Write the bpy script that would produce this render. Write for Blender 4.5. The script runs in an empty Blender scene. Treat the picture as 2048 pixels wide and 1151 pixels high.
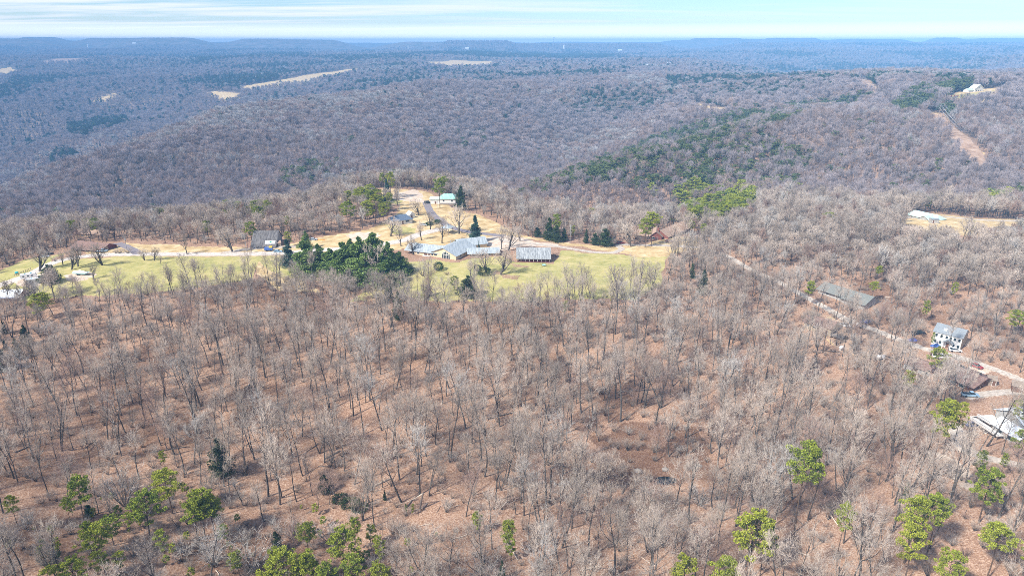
import bpy, math, random
import numpy as np
from mathutils import Vector

# ---------------------------------------------------------------- camera, sky, sun, exposure
scn = bpy.context.scene
F_PX = 1365.0; PITCH = math.radians(19.8); CAM_H = 110.0
cam_d = bpy.data.cameras.new("camera"); cam = bpy.data.objects.new("camera", cam_d)
scn.collection.objects.link(cam); scn.camera = cam
cam_d.sensor_width = 36.0; cam_d.lens = 36.0 * F_PX / 2048.0
cam_d.clip_start = 1.0; cam_d.clip_end = 90000.0
cam.location = (0, 0, CAM_H); cam.rotation_euler = (math.pi / 2 - PITCH, 0, 0)

SUN_AZ = math.radians(-128)      # compass angle from +Y towards +X of where the sun stands (left, behind)
SUN_EL = math.radians(44)
world = bpy.data.worlds.new("World"); scn.world = world; world.use_nodes = True
wn, wl = world.node_tree.nodes, world.node_tree.links
for n in list(wn): wn.remove(n)
w_out = wn.new("ShaderNodeOutputWorld"); w_bg = wn.new("ShaderNodeBackground")
sky = wn.new("ShaderNodeTexSky"); sky.sky_type = 'NISHITA'; sky.sun_disc = False
sky.sun_elevation = SUN_EL; sky.sun_rotation = SUN_AZ
sky.altitude = 400; sky.air_density = 1.0; sky.dust_density = 0.1; sky.ozone_density = 1.0
# thin streaky clouds: bands of bright vapour laid over the sky, by direction
tc = wn.new("ShaderNodeTexCoord"); sep = wn.new("ShaderNodeSeparateXYZ")
wl.new(tc.outputs["Generated"], sep.inputs[0])
def wmath(op, a, b=None, clamp=False):
    n = wn.new("ShaderNodeMath"); n.operation = op; n.use_clamp = clamp
    for i, v in enumerate((a, b)):
        if v is None: continue
        if isinstance(v, (int, float)): n.inputs[i].default_value = v
        else: wl.new(v, n.inputs[i])
    return n.outputs[0]
zc = wmath('MAXIMUM', sep.outputs[2], 0.0)
zz = wmath('ADD', zc, 0.035)
cx = wmath('DIVIDE', sep.outputs[0], zz); cy = wmath('DIVIDE', sep.outputs[1], zz)
cmb = wn.new("ShaderNodeCombineXYZ"); wl.new(cx, cmb.inputs[0]); wl.new(cy, cmb.inputs[1])
mp = wn.new("ShaderNodeMapping"); mp.inputs["Scale"].default_value = (0.17, 0.55, 1.0); mp.inputs["Location"].default_value = (3.1, 0.4, 0)
mp.inputs["Rotation"].default_value = (0, 0, math.radians(-6))
wl.new(cmb.outputs[0], mp.inputs[0])
nz = wn.new("ShaderNodeTexNoise"); nz.inputs["Scale"].default_value = 1.0; nz.inputs["Detail"].default_value = 9; nz.inputs["Roughness"].default_value = 0.62
nz.inputs["Distortion"].default_value = 0.35
wl.new(mp.outputs[0], nz.inputs["Vector"])
cr = wn.new("ShaderNodeMapRange"); cr.inputs[1].default_value = 0.44; cr.inputs[2].default_value = 0.60; cr.inputs[3].default_value = 0.0; cr.inputs[4].default_value = 0.9
wl.new(nz.outputs["Fac"], cr.inputs[0])
# more vapour to the left and towards the horizon
side = wmath('MULTIPLY', sep.outputs[0], -0.9); side = wmath('ADD', side, 0.62, True)
cl = wmath('MULTIPLY', cr.outputs[0], wmath('ADD', side, 0.25), True)
hz = wn.new("ShaderNodeMapRange"); hz.inputs[1].default_value = 0.0; hz.inputs[2].default_value = 0.035; hz.inputs[3].default_value = 0.6; hz.inputs[4].default_value = 0.0
wl.new(zc, hz.inputs[0])
cf = wmath('MAXIMUM', cl, hz.outputs[0])
mixc = wn.new("ShaderNodeMix"); mixc.data_type = 'RGBA'
tint = wn.new("ShaderNodeMix"); tint.data_type = 'RGBA'; tint.blend_type = 'MULTIPLY'; tint.inputs["Factor"].default_value = 1.0; tint.inputs["B"].default_value = (.66, .84, 1.10, 1); wl.new(sky.outputs[0], tint.inputs["A"])
wl.new(cf, mixc.inputs["Factor"]); wl.new(tint.outputs["Result"], mixc.inputs["A"]); mixc.inputs["B"].default_value = (7.2, 7.6, 8.3, 1)
glow = wn.new("ShaderNodeMapRange"); glow.inputs[1].default_value = 0.0; glow.inputs[2].default_value = 0.024; glow.inputs[3].default_value = 1.0; glow.inputs[4].default_value = 0.0
wl.new(zc, glow.inputs[0]); mix2 = wn.new("ShaderNodeMix"); mix2.data_type = 'RGBA'; wl.new(glow.outputs[0], mix2.inputs["Factor"]); wl.new(mixc.outputs["Result"], mix2.inputs["A"]); mix2.inputs["B"].default_value = (14.5, 14.6, 14.8, 1)
wl.new(mix2.outputs["Result"], w_bg.inputs[0]); w_bg.inputs[1].default_value = 0.085
wl.new(w_bg.outputs[0], w_out.inputs[0])

sun_d = bpy.data.lights.new("sun", 'SUN'); sun = bpy.data.objects.new("sun", sun_d); scn.collection.objects.link(sun)
sun_d.energy = 3.9; sun_d.angle = math.radians(5); sun_d.color = (1.0, 0.95, 0.88)
sdir = Vector((math.sin(SUN_AZ) * math.cos(SUN_EL), math.cos(SUN_AZ) * math.cos(SUN_EL), math.sin(SUN_EL)))
sun.rotation_euler = (-sdir).to_track_quat('-Z', 'Y').to_euler(); sun.location = (0, 0, 500)
scn.view_settings.view_transform = 'Standard'; scn.view_settings.look = 'None'
scn.view_settings.exposure = 0.78; scn.view_settings.gamma = 1.0
scn.cycles.use_denoising = False
scn.cycles.filter_width = 0.85
scn.cycles.max_bounces = 4; scn.cycles.diffuse_bounces = 2; scn.cycles.glossy_bounces = 2; scn.cycles.transparent_max_bounces = 6
scn.cycles.volume_bounces = 0

# ---------------------------------------------------------------- terrain: a height function
ST, CT = math.sin(PITCH), math.cos(PITCH)
def ray(px, py):                                   # view direction of a photo pixel (2048 x 1151)
    a = (px - 1024) / F_PX; b = (575.5 - py) / F_PX
    return np.array([a, CT + b * ST, -ST + b * CT])
def proj(x, y, z):
    fw = y * CT + (CAM_H - z) * ST; up = y * ST - (CAM_H - z) * CT
    return 1024 + F_PX * x / fw, 575.5 - F_PX * up / fw
# (px, py, forward distance, metres of tree to take off) or (px, py, None, known ground height)
CP = [
 (0,1150,None,-6),(500,1150,None,-15),(1000,1150,None,-13),(1400,1150,None,-12),(1750,1150,None,-7),(2048,1150,None,-2),
 (1320,962,None,-21),(1150,960,None,-17),(1500,940,None,-17),(1320,1030,None,-16),(1320,880,None,-16),
 (2048,1000,None,0),(1950,900,None,-3),(2000,800,None,-3),(1700,850,None,-11),(1000,900,None,-15),(600,920,None,-16),(200,920,None,-12),
 (0,900,None,-8),(200,720,None,-7),(600,720,None,-8),(1000,720,None,-8),(1400,760,None,-12),(1600,670,None,-6),(1300,640,None,-4),
 (1000,620,None,-2.5),(500,620,None,-3.5),(50,640,None,-5),
 (60,550,None,-1),(300,530,None,0),(520,510,None,0),(850,530,None,0),(1070,530,None,0),(1250,540,None,0),(250,500,None,.5),(700,490,None,.5),
 (1500,540,None,0),(1640,600,None,-2),(1800,680,None,-4),(1960,730,None,-4),(2048,770,None,-4),(1250,495,None,0),(1380,470,None,0),
 (900,450,None,1),(893,412,None,1),(800,400,None,1),(740,380,None,0),(1050,470,None,.5),(1840,440,None,3),(2048,450,None,4),(1600,480,None,2),
 (1700,560,None,1),(1900,600,None,1),(2048,600,None,2),
 # back edge of the near ridge, falling away
 (0,440,440,14),(200,425,460,13),(450,402,490,13),(620,385,540,13),(720,355,580,12),(850,345,600,14),(1000,372,540,14),(1100,395,500,14),(1200,410,490,14),(1320,408,500,14),(1500,382,540,13),
 (1800,375,580,12),(2048,368,600,12),
 # the hollows behind (hidden floor)
 (0,430,560,26),(300,410,590,28),(600,395,650,26),(850,372,720,18),(1050,395,580,26),(1200,415,560,18),(1320,420,570,14),
 (0,432,690,14),(200,425,700,14),(400,388,790,14),(600,350,800,14),(850,330,860,13),(1070,385,820,0),(1180,345,820,6),(1300,310,850,12),
 # spur on the right
 (1070,388,640,12),(1150,350,660,12),(1300,300,700,12),(1500,255,770,11),(1650,235,820,10),(1850,222,900,8),
 (1980,352,600,0),(1925,290,720,0),(1700,350,620,11),(1500,345,640,12),(1600,290,700,12),(2048,335,640,11),(2048,260,780,11),(1950,230,860,9),
 (1950,192,980,2),(1900,200,950,3),(2048,180,1050,4),(1800,190,1050,10),
 # behind the spur
 (1400,255,950,14),(1550,230,1000,14),(1700,212,1080,14),(1740,200,1100,3),(1715,165,1380,3),(1420,217,1150,3),
 # broad facing hill
 (1100,300,1180,12),(1100,220,1392,12),(1100,172,1711,12),(1300,240,1274,12),(1300,190,1534,12),(1300,155,1888,12),(1500,155,1888,12),(1700,150,1947,12),(1900,152,1947,12),(2048,150,2006,12),
 (850,250,1180,12),(850,200,1392,12),(850,165,1711,12),(600,260,1121,12),(600,197,1451,12),(450,222,1309,12),(300,270,1180,12),(100,340,1062,12),(0,382,991,12),
 (600,195,1750,55),(450,222,1650,62),(300,272,1450,62),(100,342,1300,55),(0,384,1250,40),
 (850,168,2000,30),
 # valley and rolling land to the left
 (300,200,2500,5),(100,225,2200,5),(50,290,1900,5),(200,250,1950,5),(0,330,1600,5),(150,285,1750,5),(440,192,2400,0),(560,166,2700,0),(720,138,3100,0),(200,190,2600,0),(20,143,3400,0),(120,120,4000,0),
 (350,150,3200,5),(600,140,3300,10),(900,127,3400,0),(1100,128,3300,10),(1100,105,5500,10),(800,108,5000,10),(300,110,5000,10),(500,95,7500,8),(0,112,4700,10),
 (420,215,2050,30),(250,225,2350,30),
 # far right valley
 (1500,148,2600,14),(1640,143,3600,5),(1760,146,3400,5),(1850,148,3300,5),(1700,100,5500,8),(1500,105,5200,8),(1400,125,3200,10),(1300,120,3600,10),(2000,118,3600,8),(2048,100,5200,8),(1900,128,4200,5),
 (1700,152,2500,60),(1850,154,2500,60),(1600,150,2400,50),(1700,92,8000,5),(1000,93,8500,5),
]
cpx, cpz = [], []
for a, b, d, e in CP:
    r = ray(a, b)
    if d is None: t = (e - CAM_H) / r[2]; z = e
    else: t = d / r[1]; z = CAM_H + t * r[2] - e
    cpx.append((t * r[0], t * r[1])); cpz.append(z)
for ph in (-2.9, -2.1, -1.35, 1.35, 2.1, 2.9):
    for rr, z in ((60, -12), (150, -10), (400, -4), (900, -30 if ph < 0 else 5), (2500, 5), (8000, 35), (30000, 40)):
        cpx.append((rr * math.sin(ph), rr * math.cos(ph))); cpz.append(z)
for ph in (-.75, -.4, 0, .4, .75):
    for rr, z in ((9000, 40), (12000, 45)):
        cpx.append((rr * math.sin(ph), rr * math.cos(ph))); cpz.append(z)
for x, z in ((-30, -13), (0, -13), (40, -12)): cpx.append((x, 40)); cpz.append(z)
def cs(x, y): return np.arctan2(x, y) * 1.5, np.log(np.hypot(x, y) + 25.0)
_c = np.array(cpx); _u, _v = cs(_c[:, 0], _c[:, 1]); _z = np.array(cpz, float)
def _k(du, dv): return np.sqrt(du * du + dv * dv + 0.0016)
_A = _k(_u[:, None] - _u[None], _v[:, None] - _v[None]); _n = len(_z)
_M = np.zeros((_n + 1, _n + 1)); _M[:_n, :_n] = _A - np.eye(_n) * 0.004; _M[:_n, _n] = 1; _M[_n, :_n] = 1
_w = np.linalg.solve(_M, np.append(_z, 0))
def vnoise(x, y, s, seed=0):                       # smooth value noise in [-1, 1]
    x = np.asarray(x, float) / s + 1000.5; y = np.asarray(y, float) / s + 1000.5
    ix = np.floor(x).astype(np.int64); iy = np.floor(y).astype(np.int64)
    fx = x - ix; fy = y - iy; fx = fx * fx * (3 - 2 * fx); fy = fy * fy * (3 - 2 * fy)
    def h(a, b):
        n = (a * 374761393 + b * 668265263 + seed * 982451653) & 0xffffffff
        n = ((n ^ (n >> 13)) * 1274126177) & 0xffffffff
        return ((n ^ (n >> 16)) & 0xffff) / 32767.5 - 1
    return (h(ix, iy) * (1 - fx) + h(ix + 1, iy) * fx) * (1 - fy) + (h(ix, iy + 1) * (1 - fx) + h(ix + 1, iy + 1) * fx) * fy
def sst(a, b, v): t = np.clip((v - a) / (b - a), 0, 1); return t * t * (3 - 2 * t)
MESA = [  # px range of the top, py of the top, distance, ramp px
 (290,372,75,7000,105),(500,560,77.5,7400,90),(580,660,79,7500,80),(-80,60,77,7000,140),(60,110,74,8200,70),(190,250,76,7600,80),
 (820,960,83.5,7000,90),(1390,1475,75.5,8400,45),(1535,1625,75.5,8500,40),(1460,1560,78,8600,60),(1350,1700,80,8900,80),(1700,1790,78,8900,60),(1872,1905,75.5,8900,45),(1960,2100,76.5,9100,60),
 (1500,2200,88,6600,120),(900,1010,85,6400,40),(1050,1300,86,6800,80)]
_r = ray(1336, 952); POOL = (_r[0] * -131.0 / _r[2], _r[1] * -131.0 / _r[2])   # the scoured stream bed
def gz(x, y):
    x = np.asarray(x, float); y = np.asarray(y, float); sh = x.shape; x = x.ravel(); y = y.ravel()
    out = np.empty_like(x)
    for i in range(0, len(x), 40000):
        X, Y = x[i:i + 40000], y[i:i + 40000]
        u, v = cs(X, Y)
        z = _k(u[:, None] - _u[None], v[:, None] - _v[None]) @ _w[:_n] + _w[_n]
        r = np.hypot(X, Y)
        z -= 2.2 * np.exp(-((X - POOL[0]) / 6.5) ** 2 - ((Y - POOL[1]) / 3.2) ** 2)
        z += (1 - sst(260, 380, r)) * (vnoise(X, Y, 60, 1) * 1.6 + vnoise(X, Y, 22, 2) * .6)
        g = 1 - np.abs(vnoise(X, Y, 260, 3)) * 2
        z += sst(620, 850, r) * (1 - sst(6000, 9000, r)) * (g * 5 + vnoise(X, Y, 90, 4) * 2.5)
        z += sst(1800, 3500, r) * (vnoise(X, Y, 900, 5) * 16 + vnoise(X, Y, 420, 15) * 7 + vnoise(X, Y, 2600, 6) * 14 * (1 - sst(20000, 30000, r)))
        far = sst(3800, 4400, r)
        ring = sst(8800, 10800, r) * (r < 14000); z += ring * np.maximum(0, 98 + 17 * vnoise(X, Y, 1500, 12) + 8 * vnoise(X, Y, 520, 13) - z)
        if far.any():
            pxx = 1024 + F_PX * X / np.maximum(Y * CT + 30, 1)
            for a, b, t, d, rp in MESA:
                top = CAM_H + (ray((a + b) / 2, t)[2] / ray((a + b) / 2, t)[1]) * d
                wx = sst(a - rp, a, pxx) * (1 - sst(b, b + rp, pxx))
                wy = sst(d - 800, d - 50, Y) * (1 - sst(d + 400, d + 1300, Y))
                hh = wx * wy * (0.97 + .03 * vnoise(X, Y, 700, 9))
                z = np.where(Y > 0, np.maximum(z, z + (top - z) * hh), z)
        out[i:i + 40000] = z
    return out.reshape(sh)
def G(px, py, far=False):                          # where a photo pixel's sight line meets the ground
    r = ray(px, py); ts = np.exp(np.linspace(math.log(60), math.log(30000), 2600))
    P = ts[:, None] * r[None] + np.array([0, 0, CAM_H])
    d = P[:, 2] - gz(P[:, 0], P[:, 1])
    k = int(np.argmax(d < 0)) if (d < 0).any() else len(ts) - 1
    k = max(k, 1); t = ts[k - 1] + (ts[k] - ts[k - 1]) * d[k - 1] / (d[k - 1] - d[k] + 1e-9)
    x, y = t * r[0], t * r[1]
    return Vector((x, y, float(gz(np.array([x]), np.array([y]))[0])))
def Gz1(x, y): return float(gz(np.array([x]), np.array([y]))[0])
_gc = {}
def Gp(px, py):
    if (px, py) not in _gc: _gc[(px, py)] = G(px, py)
    return _gc[(px, py)]
def wpoly(pts): return np.array([[Gp(a, b).x, Gp(a, b).y] for a, b in pts])
def inpoly(x, y, poly):
    ins = np.zeros(x.shape, bool); n = len(poly)
    bb = (x >= poly[:, 0].min()) & (x <= poly[:, 0].max()) & (y >= poly[:, 1].min()) & (y <= poly[:, 1].max())
    X, Y = x[bb], y[bb]; r = np.zeros(X.shape, bool)
    for i in range(n):
        x1, y1 = poly[i]; x2, y2 = poly[(i + 1) % n]
        c = ((y1 > Y) != (y2 > Y)) & (X < (x2 - x1) * (Y - y1) / (y2 - y1 + 1e-12) + x1)
        r ^= c
    ins[bb] = r; return ins
def seg_dist(x, y, pts):                           # distance to a polyline
    d = np.full(x.shape, 1e9)
    for (x1, y1), (x2, y2) in zip(pts[:-1], pts[1:]):
        dx, dy = x2 - x1, y2 - y1; t = np.clip(((x - x1) * dx + (y - y1) * dy) / (dx * dx + dy * dy + 1e-9), 0, 1)
        d = np.minimum(d, np.hypot(x - x1 - t * dx, y - y1 - t * dy))
    return d

# places on the land
def farpoly(pts):                                   # far fields: the woods stand back by a tree's height on the near side
    cyp = sum(b for a, b in pts) / len(pts); d = Gp(*pts[0]).length; k = 12.0 * F_PX / d
    return wpoly([(a, b + (k if b >= cyp else 0)) for a, b in pts])
CLEAR = [wpoly(p) for p in (
 [(-60,600),(-60,565),(0,540),(60,515),(140,496),(250,482),(330,487),(440,492),(560,490),(640,472),(740,455),(790,430),(800,410),(745,402),(700,392),(760,378),(850,382),(905,415),(960,430),(1010,455),(1060,475),(1140,484),(1230,494),(1290,488),(1330,474),(1400,474),(1395,496),(1335,512),(1325,560),(1290,590),(1130,592),(1000,600),(870,592),(740,575),(600,560),(540,556),(500,560),(400,572),(280,582),(200,585),(120,580),(60,600)],
 [(1795,440),(1850,425),(1900,430),(1960,438),(2048,441),(2120,446),(2120,484),(2048,484),(1960,480),(1890,488),(1810,484)],
 [(1740,690),(1780,700),(1770,722),(1735,718)],
 [(1860,662),(1960,680),(1940,705),(1850,692)],
 [(1900,722),(1960,742),(1990,770),(1950,775)],
 [(1930,800),(2060,800),(2060,900),(1960,890)],
 [(1660,572),(1680,576),(1700,592),(1680,594)],
 [(1852,228),(1890,226),(1948,285),(2000,352),(1952,357),(1908,306),(1872,262)],
 [(1702,160),(1728,158),(1770,202),(1745,202),(1722,185)],
)] + [farpoly(p) for p in (
 [(845,125),(900,121),(985,123),(982,130),(900,132),(868,130)],
 [(478,168),(530,159),(690,139),(735,136),(735,140),(620,161),(520,176),(492,180)],
 [(403,187),(430,182),(485,188),(478,195),(450,201)],
 [(180,196),(235,184),(238,188),(215,198),(190,200)],
 [(-5,138),(20,134),(42,143),(20,150),(-5,152)],
 [(75,123),(160,116),(200,118),(150,122),(100,125)],
 [(1378,210),(1400,207),(1450,216),(1482,223),(1440,225),(1398,219)],
 [(1883,197),(1905,186),(1940,182),(2000,175),(2060,178),(2030,184),(1985,192),(1900,201)],
)]
THIN = [wpoly(p) for p in (
 [(1290,860),(1400,850),(1420,900),(1370,945),(1300,945)],
 [(1690,640),(1830,690),(1900,740),(1800,760),(1640,720),(1600,680)],
 [(1860,860),(1990,900),(1960,980),(1880,980)],
 [(1800,700),(2060,760),(2060,900),(1900,880),(1820,780)],
 [(1640,700),(1800,780),(1700,900),(1560,820)],
 [(620,1020),(740,1035),(760,1060),(640,1050)],
)]
ROADS = {  # name: (points, width m, kind)
 'gravel_driveway': ([(-40,588),(0,570),(60,548),(110,524),(170,512),(250,508),(330,508),(440,508),(560,506),(640,500),(720,494),(800,482),(840,468),(880,458)], 6.0, 'gravel'),
 'farm_track': ([(440,507),(480,500),(530,495),(590,493)], 3.6, 'gravel'),
 'asphalt_road': ([(852,404),(862,425),(880,440),(897,452),(930,462),(975,468),(1010,472)], 5.5, 'asphalt'),
 'asphalt_driveway': ([(234,486),(250,492),(268,501),(276,508)], 5.0, 'asphalt'),
 'gravel_road': ([(1000,478),(1020,484),(1060,487),(1110,492),(1160,500),(1195,505),(1225,505),(1243,498),(1236,491),(1250,489),(1290,490),(1340,491),(1400,496),(1450,510),(1500,538),(1560,565),(1620,598),(1660,620),(1700,642),(1750,660),(1800,680),(1860,700),(1910,712),(1960,728),(2020,750),(2090,780)], 3.3, 'gravel'),
 'country_road': ([(1880,432),(1940,438),(2000,441),(2120,445)], 5.0, 'gravel'),
 'gravel_drive': ([(2090,786),(2040,783),(1985,786),(1940,792)], 4.0, 'gravel'),
 'dirt_track': ([(1908,850),(1916,872),(1925,892),(1945,905),(1985,918),(2060,935)], 3.6, 'gravel'),
}
road_w = {k: np.array([[Gp(a, b).x, Gp(a, b).y] for a, b in v[0]]) for k, v in ROADS.items()}
def smooth_line(P, n=8):
    out = []
    for i in range(len(P) - 1):
        p0, p1, p2, p3 = P[max(i - 1, 0)], P[i], P[i + 1], P[min(i + 2, len(P) - 1)]
        for k in range(n):
            t = k / n; out.append(.5 * ((2 * p1) + (p2 - p0) * t + (2 * p0 - 5 * p1 + 4 * p2 - p3) * t * t + (3 * p1 - p0 - 3 * p2 + p3) * t ** 3))
    out.append(P[-1]); return np.array(out)
road_s = {k: smooth_line(v) for k, v in road_w.items()}
LOT = [wpoly(p) for p in ([(965,478),(1000,470),(1040,474),(1075,484),(1120,488),(1120,494),(1080,492),(1030,496),(990,500),(962,490)],
 [(30,562),(60,552),(100,545),(105,560),(60,575),(30,575)], [(130,550),(165,540),(190,552),(165,560),(135,560)],
 [(1930,715),(1965,728),(1990,742),(1975,752),(1935,738)], [(1950,852),(1975,848),(1978,862),(1955,864)],
 [(690,470),(720,462),(770,468),(740,482),(700,482)], [(775,392),(830,378),(845,392),(850,405),(810,402),(790,400)])]

# ---------------------------------------------------------------- materials
def mat(name):
    m = bpy.data.materials.new(name); m.use_nodes = True
    nt = m.node_tree; b = nt.nodes["Principled BSDF"]; b.inputs["Roughness"].default_value = .85
    if "Specular IOR Level" in b.inputs: b.inputs["Specular IOR Level"].default_value = .2
    return m, nt, b
def nd(nt, t, **kw):
    n = nt.nodes.new(t)
    for k, v in kw.items(): setattr(n, k, v)
    return n
def noise(nt, vec, scale, detail=4, rough=.6, dist=0):
    n = nd(nt, "ShaderNodeTexNoise"); n.inputs["Scale"].default_value = scale; n.inputs["Detail"].default_value = detail
    n.inputs["Roughness"].default_value = rough; n.inputs["Distortion"].default_value = dist
    if vec is not None: nt.links.new(vec, n.inputs["Vector"])
    return n.outputs["Fac"]
def ramp(nt, fac, stops):
    n = nd(nt, "ShaderNodeValToRGB"); e = n.color_ramp.elements
    while len(e) < len(stops): e.new(.5)
    for i, (p, c) in enumerate(stops): e[i].position = p; e[i].color = (*c, 1)
    nt.links.new(fac, n.inputs[0]); return n.outputs[0]
def mix(nt, fac, a, b, mode='MIX'):
    n = nd(nt, "ShaderNodeMix", data_type='RGBA', blend_type=mode)
    for s, v in (("Factor", fac), ("A", a), ("B", b)):
        if isinstance(v, (int, float)): n.inputs[s].default_value = v
        elif isinstance(v, tuple): n.inputs[s].default_value = (*v, 1)
        else: nt.links.new(v, n.inputs[s])
    return n.outputs["Result"]
def vary(name, c, var=.25, scale=2.0, rough=.8, metal=0, rnd=0.15, c2=None, coord='Object', detail=5):
    """a colour broken up by noise and, a little, from one object to the next"""
    m, nt, b = mat(name); t = nd(nt, "ShaderNodeTexCoord")
    f = noise(nt, t.outputs[coord], scale, detail, .65)
    lo = tuple(v * (1 - var) for v in c); hi = tuple(min(1, v * (1 + var)) for v in (c2 or c))
    col = ramp(nt, f, [(.3, lo), (.7, hi)])
    if rnd:
        oi = nd(nt, "ShaderNodeObjectInfo"); h = nd(nt, "ShaderNodeHueSaturation"); nt.links.new(col, h.inputs["Color"])
        mr = nd(nt, "ShaderNodeMapRange"); mr.inputs[3].default_value = 1 - rnd; mr.inputs[4].default_value = 1 + rnd
        nt.links.new(oi.outputs["Random"], mr.inputs[0]); nt.links.new(mr.outputs[0], h.inputs["Value"]); col = h.outputs[0]
    nt.links.new(col, b.inputs["Base Color"]); b.inputs["Roughness"].default_value = rough; b.inputs["Metallic"].default_value = metal
    return m
def foliage(name, lo, hi, alt, scale=.5, trans=.0):
    m, nt, b = mat(name); t = nd(nt, "ShaderNodeTexCoord"); g = nd(nt, "ShaderNodeNewGeometry")
    f = noise(nt, t.outputs["Object"], scale, 3, .6)
    col = ramp(nt, f, [(.35, lo), (.68, hi)])
    oi = nd(nt, "ShaderNodeObjectInfo")
    col = mix(nt, oi.outputs["Random"], col, mix(nt, .55, col, alt))
    rp = nd(nt, "ShaderNodeMapRange"); rp.inputs[3].default_value = .6; rp.inputs[4].default_value = 1.35
    nt.links.new(g.outputs["Random Per Island"], rp.inputs[0])
    h = nd(nt, "ShaderNodeHueSaturation"); nt.links.new(col, h.inputs["Color"]); nt.links.new(rp.outputs[0], h.inputs["Value"])
    nt.links.new(h.outputs[0], b.inputs["Base Color"]); b.inputs["Roughness"].default_value = .7
    return m
M = {}
M['bark'] = vary('grey_bark', (.065, .055, .047), .35, 1.2, .9, rnd=.4, c2=(.125, .112, .098))
M['twig'] = vary('twig_bark', (.41, .335, .27), .2, .25, .85, rnd=.3, c2=(.50, .425, .355))
M['twig_pale'] = vary('pale_twig_bark', (.50, .46, .41), .15, .3, .85, rnd=.15)
M['twig_red'] = vary('reddish_twig_bark', (.36, .25, .2), .2, .3, .85, rnd=.2)
M['twig_far'] = vary('far_twig_bark', (.32, .265, .255), .15, .15, .9, rnd=.28, c2=(.40, .345, .34))
M['twig_farb'] = vary('far_oak_twigs', (.335, .245, .205), .15, .15, .9, rnd=.25, c2=(.41, .32, .28))
M['twig_farp'] = vary('far_sycamore_twigs', (.40, .37, .345), .12, .15, .9, rnd=.2, c2=(.48, .45, .43))
M['pinebark'] = vary('pine_bark', (.13, .09, .065), .3, 2, .9)
M['pine'] = foliage('pine_needles', (.10, .145, .025), (.36, .42, .05), (.48, .48, .05))
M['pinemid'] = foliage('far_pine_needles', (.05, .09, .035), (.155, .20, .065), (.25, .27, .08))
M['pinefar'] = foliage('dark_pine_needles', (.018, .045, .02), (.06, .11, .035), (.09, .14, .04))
M['cedar'] = foliage('cedar_needles', (.022, .05, .018), (.06, .105, .03), (.1, .12, .04))
M['wpine'] = foliage('white_pine_needles', (.065, .125, .04), (.29, .40, .10), (.25, .34, .09))
M['spruce'] = foliage('spruce_needles', (.03, .075, .05), (.09, .17, .12), (.1, .16, .12))
M['shrub'] = foliage('shrub_leaves', (.02, .055, .012), (.05, .11, .025), (.05, .1, .03), 2)

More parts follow.
